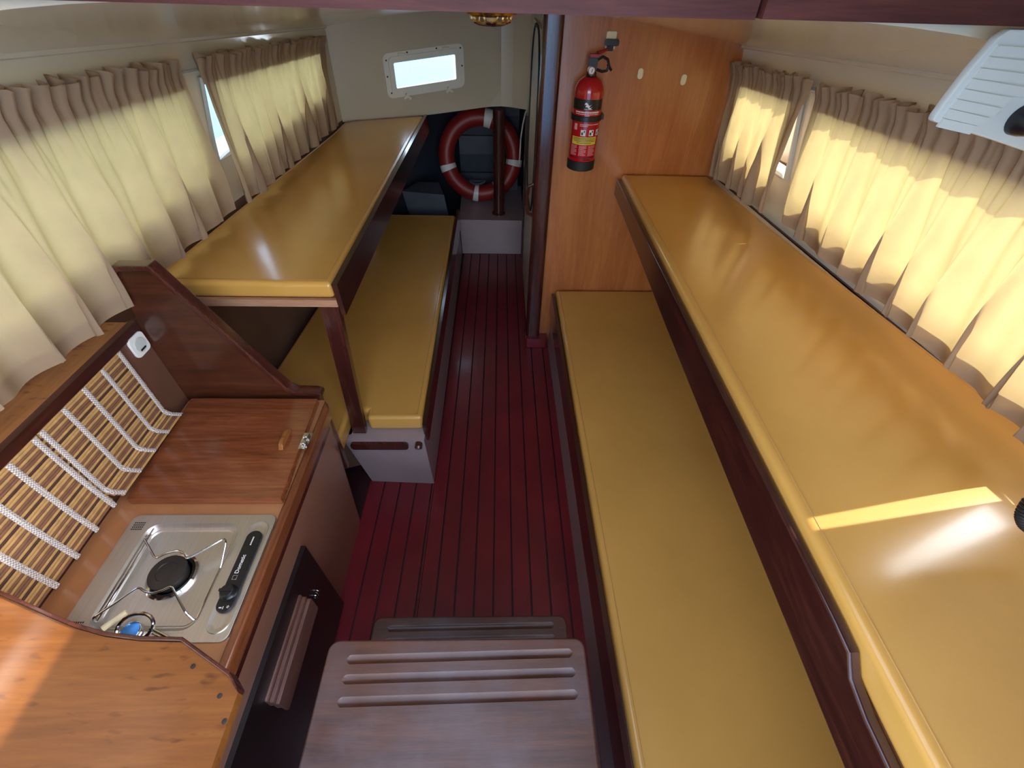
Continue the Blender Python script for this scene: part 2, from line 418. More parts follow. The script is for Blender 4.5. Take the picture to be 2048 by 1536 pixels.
# portlight
FD = (facet(1, 0)-facet(0, 0)).normalized(); FN = Vector((FD.y, -FD.x, 0))     # into the cabin
def fp(u, z, d): return facet(u, z)+FN*d
t = thing('window_3', fp(0.5, 0.98, 0.0), 'white framed portlight with hinges and wing nuts in the cabin front', 'window', kind='structure')
flen = (facet(1, 0)-facet(0, 0)).length
def frame_ring(bm, r_out, r_in, d0, d1):
    """r: (half length m, half height m, corner)"""
    um = (U0+U1)/2; zm = 1.0565
    def loop(h, d):
        out = []
        for (a, z) in rrect(-h[0], h[0], -h[1], h[1], h[2], 5):
            u = um+a/flen; out.append(bm.verts.new(fp(u, zm+z+WZ(u), d)))
        return out
    A, Bq, C, D = loop(r_out, d0), loop(r_out, d1), loop(r_in, d1), loop(r_in, d0)
    for P, Q in ((A, Bq), (Bq, C), (C, D)):
        for k in range(len(P)): bm.faces.new([P[k], P[(k+1) % len(P)], Q[(k+1) % len(Q)], Q[k]])
    bmesh.ops.recalc_face_normals(bm, faces=bm.faces[:])
bm = B(); frame_ring(bm, (0.222, 0.100, 0.03), (0.178, 0.064, 0.02), -0.002, 0.010); mk('window_frame', bm, 'white', t)
bm = B(); frame_ring(bm, (0.196, 0.082, 0.022), (0.170, 0.056, 0.006), 0.008, 0.020); mk('opening_frame', bm, 'white', t)
bm = B()
um = (U0+U1)/2
q = [bm.verts.new(fp(um+a/flen, 1.0565+z+WZ(um+a/flen), 0.006)) for a, z in ((-0.175, -0.06), (0.175, -0.06), (0.175, 0.06), (-0.175, 0.06))]
bm.faces.new(q); mk('pane', bm, 'glass', t)
for a in (-0.12, 0.12):
    u = um+a/flen; bm = B()
    c = fp(u, 1.0565+0.086+WZ(u), 0.012)
    tube(bm, [c-FD*0.02, c+FD*0.02], 0.009, 10); mk('hinge', bm, 'white', t)
    c = fp(u, 1.0565-0.092+WZ(u), 0.012)
    bm = B(); tube(bm, [c, c+FN*0.022], 0.007, 10); tube(bm, [c+FN*0.016-Vector((0, 0, 0.004)), c+FN*0.024-FD*0.018-Vector((0, 0, 0.018))], [0.006, 0.007], 8)
    tube(bm, [c+FN*0.016-Vector((0, 0, 0.004)), c+FN*0.024+FD*0.018-Vector((0, 0, 0.018))], [0.006, 0.007], 8); mk('wing_nut', bm, 'white', t)
for a, z in ((-0.205, 0.07), (-0.09, 0.092), (0.07, 0.092), (0.205, 0.08), (-0.21, 0.0), (0.21, 0.0), (-0.2, -0.075)):
    u = um+a/flen; c = fp(u, 1.0565+z+WZ(u), 0.010); bm = B(); tube(bm, [c, c+FN*0.0015], 0.0042, 10); mk('screw', bm, 'ink', t)

# lower hull lining, forepeak, floor
for s in (-1, 1):
    bm = B()
    ys = [Y0, 0.5, 1.2, 1.9, 2.4, 2.9]
    top = [bm.verts.new((s*xb(y), y, 0.87)) for y in ys]; mid = [bm.verts.new((s*(xb(y)-0.05), y, 0.255)) for y in ys]
    for i in range(5): bm.faces.new([top[i], top[i+1], mid[i+1], mid[i]])
    bl = B(); mid = [bl.verts.new((s*(xb(y)-0.05), y, 0.256)) for y in ys]; lo = [bl.verts.new((s*(xb(y)-0.2), y, -0.025)) for y in ys]
    for i in range(5): bl.faces.new([mid[i], mid[i+1], lo[i+1], lo[i]])
    struct('wall_bilge_'+('port' if s < 0 else 'starboard'), bl, 'brownhull', 'brown lined bilge side behind the %s bench' % ('notched' if s < 0 else 'long'), 'wall')
    bmesh.ops.recalc_face_normals(bm, faces=bm.faces[:])
    struct('wall_hull_'+('port' if s < 0 else 'starboard'), bm, 'brownhull', 'brown lined hull side below the %s berth' % ('table-high' if s < 0 else 'long upper'), 'wall')
bm = B()
ring = [(-0.875, 2.68), (-0.86, 2.76), (-0.72, 3.1), (-0.45, 3.6), (-0.15, 3.95), (0, 4.0), (0.15, 3.95), (0.45, 3.6), (0.72, 3.1), (0.86, 2.76), (0.875, 2.68)]
top = [bm.verts.new((x, y, 0.885)) for x, y in ring]; lo = [bm.verts.new((x*0.8, y, -0.03)) for x, y in ring]
for i in range(len(ring)-1): bm.faces.new([top[i], top[i+1], lo[i+1], lo[i]])
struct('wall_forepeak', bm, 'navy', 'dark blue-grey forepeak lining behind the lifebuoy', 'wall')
bm = B(); prism(bm, [(x*1.04, y+0.02) for x, y in ring]+[(0.86, 2.75), (0.0, 3.105), (-0.86, 2.75)], 0.888, 0.905)
struct('fore_deck', bm, 'deck', 'white fore deck seen through the portlight', 'deck')
for s in (-1, 1):
    bm = B(); prism(bm, [(s*(xb(y)+0.028), y) for y in (Y0-0.5, 0.5, 2.76)]+[(s*0.9, 2.9), (s*1.3, 2.6), (s*1.42, 0.8), (s*1.42, Y0-0.5)], 0.86, 0.885)
    struct('side_deck', bm, 'deck', 'white side deck outside the %s window' % ('galley-side' if s < 0 else 'long berth'), 'deck')
bm = B(); box(bm, -300, 300, -300, 300, -0.65, -0.6); struct('sea', bm, 'sea', 'pale blue water around the boat', 'water')
# aft bulkhead with the companionway opening (behind the camera)
bm = B(); box(bm, -1.0, -0.47, Y0-0.02, Y0, 0, 1.54); box(bm, 0.47, 1.0, Y0-0.02, Y0, 0, 1.54); box(bm, -0.47, 0.47, Y0-0.02, Y0, 0, 0.5)
struct('wall_aft', bm, 'ply', 'plywood companionway bulkhead at the foot of the cockpit', 'wall')

bm = B(); prism(bm, [(-1.0, Y0-0.03), (1.0, Y0-0.03), (0.98, 2.0), (0.86, 2.8), (0.45, 3.65), (0, 4.05), (-0.45, 3.65), (-0.86, 2.8), (-0.98, 2.0)], -0.06, -0.031)
struct('hull_bottom', bm, 'navy', 'dark hull bottom beneath the cabin sole', 'hull')
fl = thing('floor', (0, 1.4, -0.02), 'dark red ribbed cabin sole of narrow planks', 'floor', kind='structure')
bm = B(); box(bm, -0.62, 0.3, Y0, 3.0, -0.03, -0.008); mk('sub_floor', bm, plain('dark_groove', (52, 14, 18), 0.6), fl)
PWD = 0.0622
pl_me = {}
k = 0
x = -0.512
while x < 0.262:
    w = min(PWD-0.006, 0.268-x)
    runs = [(x, x+w, 2.925)] if x > -0.255 else ([(x, x+w, 1.012)] if x+w < -0.255 else [(x, -0.2585, 1.012), (-0.2565, x+w, 2.925)])
    for x0, x1, y1 in runs:
        bm = B(); box(bm, x0, x1, Y0, y1, -0.0078, 0.0); bev(bm, 0.0025, 2) if x1-x0 > 0.01 else None; mk('plank', bm, 'floor', fl)
    x += PWD

# starboard bulkhead, door post, heads side wall and door
bm = B()
pts = [(0.205, 0.0), (0.93, 0.0), (0.945, 0.5), (0.915, 0.88)]+[(xw(1.92, z)+0.004, z) for z in (1.05, 1.2, zt(1.92))]+[(x, roof(x, 1.92)+0.004) for x in (0.75, 0.6, 0.45, 0.3, 0.205)]
prism(bm, pts, 1.915, 1.94, 'Y'); bev(bm, 0.002, 1)
struct('wall_bulkhead', bm, 'ply', 'orange varnished plywood bulkhead carrying the fire extinguisher', 'wall')
bm = B()
for z0, z1, xa, xc in ((0.06, roof(0.17, 1.92), 0.14, 0.212),):
    prism(bm, rrect(xa, xc, 1.885, 1.955, 0.018, 4), z0, z1)
struct('trim_1', bm, 'mahogz', 'dark varnished mahogany door post at the plywood bulkhead', 'post')
bm = B(); prism(bm, rrect(0.135, 0.255, 1.86, 1.95, 0.012, 3), 0.0, 0.06); bev(bm, 0.006, 2)
struct('trim_2', bm, 'floor', 'dark red painted plinth under the mahogany door post', 'plinth')
bm = B(); box(bm, 0.16, 0.18, 1.955, 3.14, 0.0, 1.36); 
struct('wall_heads', bm, 'wallgrey', 'cream side wall of the toilet compartment beside the door post', 'wall')
d = thing('door_1', (0.155, 2.4, 0.0), 'narrow cream door with dark arched outline beside the mahogany post', 'door', kind='structure')
bm = B(); prism(bm, rrect(1.99, 2.62, 0.05, 1.33, 0.02, 3), 0.148, 0.158, 'X'); mk('door_leaf', bm, 'wallgrey', d)
bm = B(); lp = rrect(2.02, 2.56, 0.62, 1.325, 0.2, 8); tube(bm, [(0.147, a, b) for a, b in lp], 0.006, 8, closed=True); mk('arch_moulding', bm, 'rubber', d)
bm = B(); tube(bm, [(0.148, 2.02, 0.80), (0.125, 2.02, 0.79), (0.12, 2.02, 0.75), (0.12, 2.02, 0.71), (0.125, 2.02, 0.67), (0.148, 2.02, 0.66)], 0.008, 8); mk('door_handle', bm, 'panel', d)
bm = B(); box(bm, 0.145, 0.2, 2.88, 2.93, 0.0, 0.88); bev(bm, 0.004); struct('trim_3', bm, 'mahogz', 'dark post at the forward end of the toilet wall', 'post')

# bow step block and mast post
bm = B(); hexa(bm, [(-0.268, 2.93, 0), (0.16, 2.93, 0), (0.16, 3.6, 0), (-0.3, 3.6, 0), (-0.28, 2.945, 0.238), (0.16, 2.945, 0.238), (0.16, 3.6, 0.238), (-0.3, 3.6, 0.238)])
bev(bm, 0.012, 3); tag(mk('bow_locker', bm, 'mauve'), 'pale grey moulded step at the end of the red cabin sole', 'step')
bm = B(); lathe(bm, [(0.046, 0), (0.046, 0.008), (0.037, 0.012), (0.037, 0.632)], (-0.012, 3.06, 0.239), 24)
tag(mk('mast_post', bm, 'mahogz'), 'round dark mast support post standing on the pale bow step', 'post')
bm = B(); hexa(bm, [(-0.58, 2.95, 0.06), (-0.32, 2.95, 0.06), (-0.36, 3.12, 0.06), (-0.52, 3.12, 0.06), (-0.64, 2.95, 0.42), (-0.37, 2.95, 0.40), (-0.42, 3.12, 0.42), (-0.56, 3.12, 0.42)])
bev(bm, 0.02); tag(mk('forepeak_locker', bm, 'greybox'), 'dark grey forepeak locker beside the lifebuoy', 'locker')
t = thing('anchor_locker', (0, 3.56, 0.24), 'dark blue boarded anchor locker front inside the lifebuoy ring', 'locker')
for i in range(5):
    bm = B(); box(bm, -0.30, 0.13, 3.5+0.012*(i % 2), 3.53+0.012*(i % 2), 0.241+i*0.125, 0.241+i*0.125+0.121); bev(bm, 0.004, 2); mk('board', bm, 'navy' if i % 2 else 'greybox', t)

# ================================================================ starboard bench and upper berth
t = thing('starboard_bench', (0.6, 0.85, 0), 'long pale moulded bench base with dark rail along the sole', 'bench')
bm = B(); hexa(bm, [(0.27, Y0+0.01, 0), (0.76, Y0+0.01, 0), (0.72, 1.912, 0), (0.262, 1.912, 0), (0.285, Y0+0.01, 0.262), (0.94, Y0+0.01, 0.262), (0.88, 1.912, 0.262), (0.275, 1.912, 0.262)]); bev(bm, 0.006)
mk('base', bm, 'mauve', t)
bm = B(); hexa(bm, [(0.262, Y0+0.012, 0.205), (0.276, Y0+0.012, 0.205), (0.268, 1.9, 0.205), (0.255, 1.9, 0.205), (0.264, Y0+0.012, 0.312), (0.278, Y0+0.012, 0.312), (0.272, 1.9, 0.312), (0.258, 1.9, 0.312)]); bev(bm, 0.005)
mk('rail', bm, 'mahog', t)
def cushion(name, poly, z0, z1, label, r=0.014, crown=0.0):
    t = thing(name, (sum(p[0] for p in poly)/len(poly), sum(p[1] for p in poly)/len(poly), z0), label, 'cushion')
    bm = B(); prism(bm, poly, z0, z1); bev(bm, r, 4, 20); mk('cover', bm, 'vinyl', t, ang=50)
    cx, cy = anchor(t).x, anchor(t).y
    def inset(d):
        n = len(poly); out = []
        for i in range(n):
            p0, p1, p2 = (Vector(poly[(i-1) % n]+(0,)), Vector(poly[i]+(0,)), Vector(poly[(i+1) % n]+(0,)))
            a = (p1-p0).normalized(); b = (p2-p1).normalized()
            na, nb = Vector((-a.y, a.x, 0)), Vector((-b.y, b.x, 0))
            area = sum(poly[k][0]*poly[(k+1) % n][1]-poly[(k+1) % n][0]*poly[k][1] for k in range(n))
            if area < 0: na, nb = -na, -nb
            m = (na+nb); m = m/(m.length_squared)*2; out.append(p1+m*d)
        return out
    bm = B(); tube(bm, [(p.x, p.y, z1-0.0003) for p in inset(r+0.004)], 0.0014, 6, closed=True); mk('piping', bm, 'seam', t)
    return t
cushion('bench_cushion', [(0.279, Y0+0.02), (0.93, Y0+0.02), (0.835, 1.908), (0.277, 1.905)], 0.263, 0.335, 'long low yellow vinyl cushion on the pale bench under the upper berth')

t = thing('upper_berth', (0.72, 0.85, 0.80), 'dark railed upper berth shelf along the curtained side', 'berth')
bm = B(); prism(bm, [(0.472, Y0+0.01), (xb(Y0)-0.02, Y0+0.01), (xb(1.0)-0.012, 1.0), (xb(1.912)-0.015, 1.912), (0.505, 1.912)], 0.80, 0.828); bev(bm, 0.003, 1); mk('board', bm, 'ply', t)
bm = B(); prism(bm, [(1.006, Y0+0.02), (xb(Y0)-0.022, Y0+0.02), (xb(1.0)-0.015, 1.0), (xb(1.9)-0.018, 1.9), (0.865, 1.9), (0.93, 1.2), (0.948, 1.07), (1.008, 0.55)], 0.828, 0.872); mk('side_ledge', bm, 'wallgrey', t)
bm = B()
ra = [(1.90, 0.806, 0.868), (1.5, 0.792, 0.868), (1.0, 0.772, 0.868), (0.5, 0.76, 0.868), (0.20, 0.755, 0.868), (0.165, 0.754, 0.866), (0.14, 0.753, 0.845), (0.1, 0.752, 0.838), (Y0+0.015, 0.75, 0.838)]
L = []
for y, a, b in ra:
    xi = 0.449+0.017*y; L.append([bm.verts.new(p) for p in ((xi, y, a), (xi+0.018, y, a), (xi+0.018, y, b), (xi, y, b))])
for P, Q in zip(L, L[1:]):
    for k in range(4): bm.faces.new([P[k], P[(k+1) % 4], Q[(k+1) % 4], Q[k]])
bm.faces.new(L[0]); bm.faces.new(L[-1][::-1]); bmesh.ops.recalc_face_normals(bm, faces=bm.faces[:])
bev(bm, 0.005, 3, 50); mk('rail', bm, 'mahog', t)
cushion('berth_cushion', [(0.468+0.0165*(Y0+0.03), Y0+0.03), (1.004, Y0+0.03), (1.004, 0.55), (0.944, 1.07), (0.926, 1.2), (0.86, 1.9), (0.4995, 1.906)], 0.829, 0.887, 'long yellow vinyl cushion on the upper berth under the sunlit curtains')

# ================================================================ port berth on a leg, port bench
t = thing('port_berth', (-0.65, 1.9, 0.27), 'table-high berth shelf on a dark leg with dark inboard rail', 'berth')
bm = B(); prism(bm, [(-0.448, 1.06), (-0.43, 2.88), (-0.84, 2.72), (-xb(2.5)+0.02, 2.5), (-xb(1.06)+0.02, 1.06)], 0.797, 0.819); mk('board', bm, 'ply', t)
bm = B(); box(bm, -0.97, -0.452, 1.047, 1.062, 0.797, 0.819); bev(bm, 0.002, 2); mk('edge_strip', bm, 'rawwood', t)
bm = B(); hexa(bm, [(-0.448, 1.048, 0.77), (-0.436, 1.048, 0.77), (-0.418, 2.885, 0.785), (-0.432, 2.885, 0.785), (-0.454, 1.048, 0.868), (-0.438, 1.048, 0.868), (-0.42, 2.885, 0.872), (-0.436, 2.885, 0.872)]); bev(bm, 0.005); mk('rail', bm, 'mahog', t)
bm = B(); hexa(bm, [(-0.524, 1.03, 0.272), (-0.478, 1.03, 0.272), (-0.478, 1.052, 0.272), (-0.524, 1.052, 0.272), (-0.505, 1.055, 0.797), (-0.455, 1.055, 0.797), (-0.455, 1.08, 0.797), (-0.505, 1.08, 0.797)]); bev(bm, 0.003); mk('leg', bm, 'mahogz', t)
bm = B(); lathe(bm, [(0.006, 0), (0.006, 0.002), (0.002, 0.003)], (-0.436, 1.42, 0.835), 10, 'X'); mk('screw', bm, 'chrome', t)
cushion('port_berth_cushion', [(-0.456, 1.052), (-0.442, 2.885), (-0.845, 2.715), (-xb(2.5)+0.03, 2.5), (-xb(1.06)+0.04, 1.052)], 0.8195, 0.869, 'yellow vinyl cushion on the table-high berth under the shaded curtains')
t = thing('port_bench', (-0.6, 1.9, 0), 'pale moulded bench with dark wood trims ending at the red sole', 'bench')
bm = B(); hexa(bm, [(-0.505, 1.012, 0), (-0.258, 1.0, 0), (-0.271, 2.928, 0), (-0.7, 2.86, 0), (-0.55, 1.0, 0.268), (-0.268, 1.0, 0.268), (-0.285, 2.928, 0.268), (-0.76, 2.85, 0.268)]); bev(bm, 0.016, 4)
mk('base', bm, 'mauve', t)
bm = B(); hexa(bm, [(-0.93, 0.925, 0.06), (-0.5, 1.06, 0.06), (-0.55, 2.75, 0.06), (-0.68, 2.75, 0.06), (-0.95, 0.925, 0.268), (-0.53, 1.03, 0.268), (-0.6, 2.75, 0.268), (-0.83, 2.75, 0.268)]); mk('inner_base', bm, 'brownhull', t)
bm = B(); prism(bm, rrect(-0.53, -0.325, 0.227, 0.262, 0.014, 5), 0.989, 1.003, 'Y'); bev(bm, 0.003, 2); mk('front_trim', bm, 'mahogz', t)
bm = B(); hexa(bm, [(-0.27, 1.03, 0.235), (-0.256, 1.03, 0.235), (-0.264, 2.9, 0.235), (-0.278, 2.9, 0.235), (-0.272, 1.03, 0.318), (-0.258, 1.03, 0.318), (-0.272, 2.9, 0.33), (-0.286, 2.9, 0.33)]); bev(bm, 0.006); mk('rail', bm, 'mahog', t)
bm = B(); tube(bm, [(-0.288, 0.978, 0.248), (-0.288, 0.982, 0.25), (-0.289, 1.045, 0.255)], [0.010, 0.0135, 0.0135], 14); mk('rail_end', bm, 'panel', t)
cushion('port_bench_cushion', [(-0.29, 2.79), (-0.274, 1.05), (-0.468, 1.048), (-0.472, 1.085), (-0.535, 1.085), (-0.535, 0.93), (-0.9, 0.93), (-0.81, 2.3), (-0.765, 2.79)], 0.269, 0.335, 'low yellow vinyl seat cushion notched around the dark table leg')

# ================================================================ galley
t = thing('galley_cabinet', (-0.68, 0.52, 0), 'brown galley cabinet with tan counter and wooden front edge', 'cabinet')
bm = B(); prism(bm, [(-0.78, 0.0), (-0.512, 0.0), (-0.488, 0.57), (-0.488, 0.585), (-0.92, 0.585)], 0.02, 0.878, 'Y')
fe = [e for e in bm.edges if all(v.co.y > 0.87 and v.co.x > -0.55 for v in e.verts) and abs(e.verts[0].co.z-e.verts[1].co.z) > 0.1]
bmesh.ops.bevel(bm, geom=fe, offset=0.05, segments=5, profile=0.5, affect='EDGES'); mk('body', bm, 'galley', t)
bm = B(); prism(bm, rrect(-0.868, -0.489, 0.02, 0.878, 0.008, 3), 0.5855, 0.600); bev(bm, 0.002, 1); counter = mk('countertop', bm, 'counter', t)
cut(counter, [prism(B(), rrect(-0.765, -0.548, 0.27, 0.505, 0.03), 0.58, 0.63)])
bm = B(); prism(bm, [(-0.489, 0.02), (-0.470, 0.02), (-0.470, 0.84), (-0.489, 0.872)], 0.565, 0.606); bev(bm, 0.005, 3); mk('edge_trim', bm, 'lidy', t)
bm = B(); prism(bm, [(-0.4875, 0.03), (-0.482, 0.03), (-0.482, 0.83), (-0.4875, 0.84)], 0.53, 0.564); mk('under_trim', bm, 'mahog', t)
dr = mk('locker_door', bev(hexa(B(), [(-0.512, 0.03, 0.01), (-0.494, 0.03, 0.01), (-0.494, 0.545, 0.01), (-0.512, 0.545, 0.01), (-0.504, 0.03, 0.44), (-0.482, 0.03, 0.44), (-0.482, 0.525, 0.44), (-0.504, 0.525, 0.44)]), 0.002, 2), 'darkdoor', t)
dr['label'] = 'near-black locker door with layered wooden pull'
for i in range(3):
    x0 = -0.488+i*0.009; bm = B()
    prism(bm, rrect(0.215, 0.43, 0.34-i*0.022, 0.385-i*0.012, 0.005, 3), x0, x0+0.0085, 'X'); bev(bm, 0.002, 2); mk('pull_lath', bm, 'handlewood', dr)
bm = B(); pts = [(-0.484+0.006*math.cos(a*1.0), 0.455+0.0011*a, 0.285-0.0002*a+0.006*math.sin(a)) for a in [i*0.6 for i in range(42)]]
tube(bm, pts, 0.0014, 6); mk('spring_hook', bm, 'chrome', dr)
# hinged wooden lid
t = thing('counter_lid', (-0.66, 0.7, 0.6015), 'glossy reddish wooden counter lid with small wooden pull and metal latch', 'lid')
bm = B(); prism(bm, [(-0.828, 0.546), (-0.490, 0.546), (-0.503, 0.862), (-0.845, 0.862)], 0.6015, 0.621); bev(bm, 0.002, 2); mk('board', bm, 'lid', t)
bm = B(); prism(bm, [(0.682, 0.621), (0.75, 0.621), (0.742, 0.634), (0.73, 0.638), (0.70, 0.638), (0.69, 0.634)], -0.544, -0.533, 'X'); bev(bm, 0.002, 2); mk('pull', bm, 'shelf', t)
la = thing('latch', (-0.495, 0.71, 0.606), 'chrome latch', 'x'); del la['category']; la.parent = t; la.location = Vector((-0.492, 0.71, 0.6065))-t.location
bpy.data.objects.remove(la)
bm = B(); box(bm, -0.497, -0.476, 0.685, 0.735, 0.6215, 0.6245); box(bm, -0.492, -0.48, 0.695, 0.705, 0.6245, 0.633); box(bm, -0.492, -0.48, 0.716, 0.728, 0.6245, 0.633)
tube(bm, [(-0.486, 0.69, 0.629), (-0.486, 0.733, 0.629)], 0.003, 8); mk('latch', bm, 'chrome', t)
# partition at the forward end of the galley
t = thing('galley_partition', (-0.7, 0.89, 0.3), 'dark mahogany partition with sloping capped edge at the galley end', 'partition')
prof = [(-0.849, 0.975), (-0.83, 0.998), (-0.765, 1.0), (-0.59, 0.632), (-0.565, 0.618), (-0.505, 0.616)]
bm = B(); prism(bm, [(-0.93, 0.27), (-0.505, 0.27)]+prof[::-1]+[(-0.862, 0.87), (-0.93, 0.84)], 0.8795, 0.897, 'Y'); mk('panel', bm, 'panel', t)
bm = B(); outp = [(-0.865, 0.98), (-0.838, 1.012), (-0.757, 1.014), (-0.58, 0.645), (-0.562, 0.633), (-0.512, 0.632), (-0.495, 0.626), (-0.495, 0.612)]
prism(bm, outp+[(-0.505, 0.6165), (-0.565, 0.6185)]+[(-0.59, 0.6325), (-0.765, 1.0005), (-0.83, 0.9985), (-0.849, 0.9755)], 0.873, 0.904, 'Y'); bev(bm, 0.004, 2); mk('cap_rail', bm, 'mahogz', t)
# splashback and shelf
bm = B(); box(bm, -0.892, -0.872, 0.02, 0.8785, 0.586, 0.842); tag(mk('splashback', bm, 'splash'), 'plain brown splashback panel behind the bamboo mats', 'panel')
t = thing('side_shelf', (-0.96, 0.45, 0.843), 'golden brown wooden shelf with dark edge under the shaded curtain', 'shelf')
bm = B(); prism(bm, [(-0.884, 0.02), (-0.884, 0.8785), (-xb(0.88)+0.01, 0.8785), (-xb(0.02)+0.01, 0.02)], 0.843, 0.861); mk('board', bm, 'shelf', t)
bm = B(); box(bm, -0.8835, -0.868, 0.02, 0.8785, 0.8425, 0.866); bev(bm, 0.003, 2); mk('edge', bm, 'mahog', t)
# bamboo mats
def mat_path(curl):
    p = []; 
    if curl:
        for i in range(24): p.append((-0.8695, 0.842-i*0.0084))
        cx, cz, r = -0.8695+0.03, 0.842-23*0.0084, 0.03
        for i in range(1, 9): a = math.pi+math.radians(8.5*i); p.append((cx+r*math.cos(a), cz+r*math.sin(a)*0.6))
        lx, lz = p[-1]
        for i in range(1, 4): p.append((lx+i*0.0085, lz-0.0004*i))
    else:
        for i in range(28): p.append((-0.8695+0.012*(i/27.0)**3, 0.842-i*0.0087))
    return p
def mat(name, label, y0, y1, curl, bands):
    t = thing(name, (-0.868, (y0+y1)/2, 0.605), label, 'mat', 'bamboo mats behind the galley')
    pth = mat_path(curl); dense = []
    for (a, b) in zip(pth, pth[1:]):
        dense += [(a[0]+(b[0]-a[0])*k/4, a[1]+(b[1]-a[1])*k/4) for k in range(4)]
    dense.append(pth[-1])
    L = [0]
    for a, b in zip(dense, dense[1:]): L.append(L[-1]+math.hypot(b[0]-a[0], b[1]-a[1]))
    def at(s):
        for i in range(len(L)-1):
            if L[i+1] >= s:
                k = (s-L[i])/max(1e-9, L[i+1]-L[i]); a, b = dense[i], dense[i+1]
                d = Vector((b[0]-a[0], 0, b[1]-a[1])).normalized(); return Vector((a[0]+(b[0]-a[0])*k, 0, a[1]+(b[1]-a[1])*k)), d
        a, b = dense[-2], dense[-1]; return Vector((b[0], 0, b[1])), Vector((b[0]-a[0], 0, b[1]-a[1])).normalized()
    wd = 0.0062; n = int(L[-1]/wd)
    me = {}
    for key in ('bam1', 'bam2', 'bam3'):
        bm = B(); h = (y1-y0)/2; w = wd*0.46
        w = wd*0.488; prof = [(-w, 0.0), (w, 0.0), (w*0.8, 0.0016), (w*0.3, 0.0022), (-w*0.3, 0.0022), (-w*0.8, 0.0016)]
        lo = [bm.verts.new((a, -h, b)) for a, b in prof]; hi = [bm.verts.new((a, h, b)) for a, b in prof]
        for k in range(6): bm.faces.new([lo[k], lo[(k+1) % 6], hi[(k+1) % 6], hi[k]])
        bm.faces.new(lo[::-1]); bm.faces.new(hi); bmesh.ops.recalc_face_normals(bm, faces=bm.faces[:])
        m = bpy.data.meshes.new('slat'); bm.to_mesh(m); bm.free(); m.materials.append(M[key]); me[key] = m
    order = ['bam1', 'bam1', 'bam2', 'bam1', 'bam2', 'bam2', 'bam1', 'bam3']
    for i in range(n):
        p, d = at((i+0.5)*wd); o = bpy.data.objects.new('slat', me[order[i % 8]]); COL.objects.link(o); o.parent = t
        nrm = Vector((-d.z, 0, d.x))
        if nrm.x < 0 and nrm.z < 0 or (abs(d.z) > 0.9 and nrm.x < 0): nrm = -nrm
        rot = Matrix(((d.x, 0, nrm.x), (0, 1, 0), (d.z, 0, nrm.z)))
        if rot.determinant() < 0: rot = Matrix(((-d.x, 0, nrm.x), (0, 1, 0), (-d.z, 0, nrm.z)))
        o.matrix_local = Matrix.Translation(p+Vector((0, (y0+y1)/2+random.uniform(-0.0012, 0.0012), 0))-t.location) @ rot.to_4x4()
    for yb in bands:
        bm = B(); prev = None; K = int(L[-1]/0.0031)
        for i in range(K+1):
            p, d = at(min(L[-1], i*L[-1]/K)); nrm = Vector((-d.z, 0, d.x))
            if nrm.x+nrm.z*0.3 < 0: nrm = -nrm
            zz = 0.0033 + (0.0008 if i % 2 else 0.0)
            row = [bm.verts.new(p+Vector((0, yb+a, 0))+nrm*(zz-b)) for a, b in ((-0.0058, 0.0012), (-0.003, 0), (0, -0.0005), (0.003, 0), (0.0058, 0.0012))]
            if prev:
                for k in range(4): bm.faces.new([prev[k], prev[k+1], row[k+1], row[k]])
            prev = row
        bmesh.ops.recalc_face_normals(bm, faces=bm.faces[:])
        mk('woven_band', bm, 'band', t)
mat('bamboo_mat', 'bamboo mat curling onto the wooden counter lid, next to the white socket', 0.549, 0.797, True, [0.79-0.0585*i for i in range(5)])
mat('bamboo_mat', 'flat hanging bamboo mat behind the steel gas hob', 0.255, 0.546, False, [0.538-0.0585*i for i in range(5)])
# socket
t = thing('wall_socket', (-0.871, 0.846, 0.792), 'square white socket plate on the splashback beside the bamboo mat', 'socket')
bm = B(); prism(bm, rrect(0.822, 0.874, 0.792, 0.845, 0.012, 4), -0.8718, -0.865, 'X'); bev(bm, 0.002, 2); mk('plate', bm, 'white', t)
bm = B(); lathe(bm, [(0.018, 0), (0.018, 0.0015), (0.016, 0.002)], (-0.865, 0.848, 0.8185), 24, 'X'); mk('round_insert', bm, 'greywhite', t)
bm = B(); box(bm, -0.863, -0.8615, 0.838, 0.856, 0.806, 0.810); mk('slot', bm, 'ink', t)

# gas hob
t = thing('gas_hob', (-0.64, 0.39, 0.6005), 'brushed steel single burner gas hob set in the tan counter', 'hob')
bm = B(); prism(bm, rrect(-0.800, -0.4905, 0.262, 0.517, 0.016, 5), 0.6005, 0.6055); bev(bm, 0.0015, 2); plate = mk('steel_plate', bm, 'steel', t)
c1 = prism(B(), rrect(-0.757, -0.556, 0.279, 0.497, 0.028, 6), 0.59, 0.62)
cut(plate, [c1])
# pressed tray below the plate
def tray_ring(z, d): return rrect(-0.757+d, -0.556-d, 0.279+d, 0.497-d, max(0.008, 0.028-d*0.6), 6)
bm = B(); lv = [(0.6055, 0.0), (0.6065, -0.001), (0.6065, 0.002), (0.600, 0.006), (0.5965, 0.010), (0.5965, 0.012), (0.594, 0.015)]
rings = [[bm.verts.new((x, y, z)) for x, y in tray_ring(z, d)] for z, d in lv]
for A, C in zip(rings, rings[1:]):
    for k in range(len(A)): bm.faces.new([A[k], A[(k+1) % len(A)], C[(k+1) % len(C)], C[k]])
bm.faces.new(rings[-1]); bmesh.ops.recalc_face_normals(bm, faces=bm.faces[:]); mk('tray', bm, 'steel', t)
bc = (-0.655, 0.385)
bm = B(); lathe(bm, [(0.047, 0.594), (0.047, 0.598), (0.043, 0.601), (0.037, 0.599), (0.034, 0.594)], (bc[0], bc[1], 0), 40); mk('burner_ring', bm, 'chrome', t)
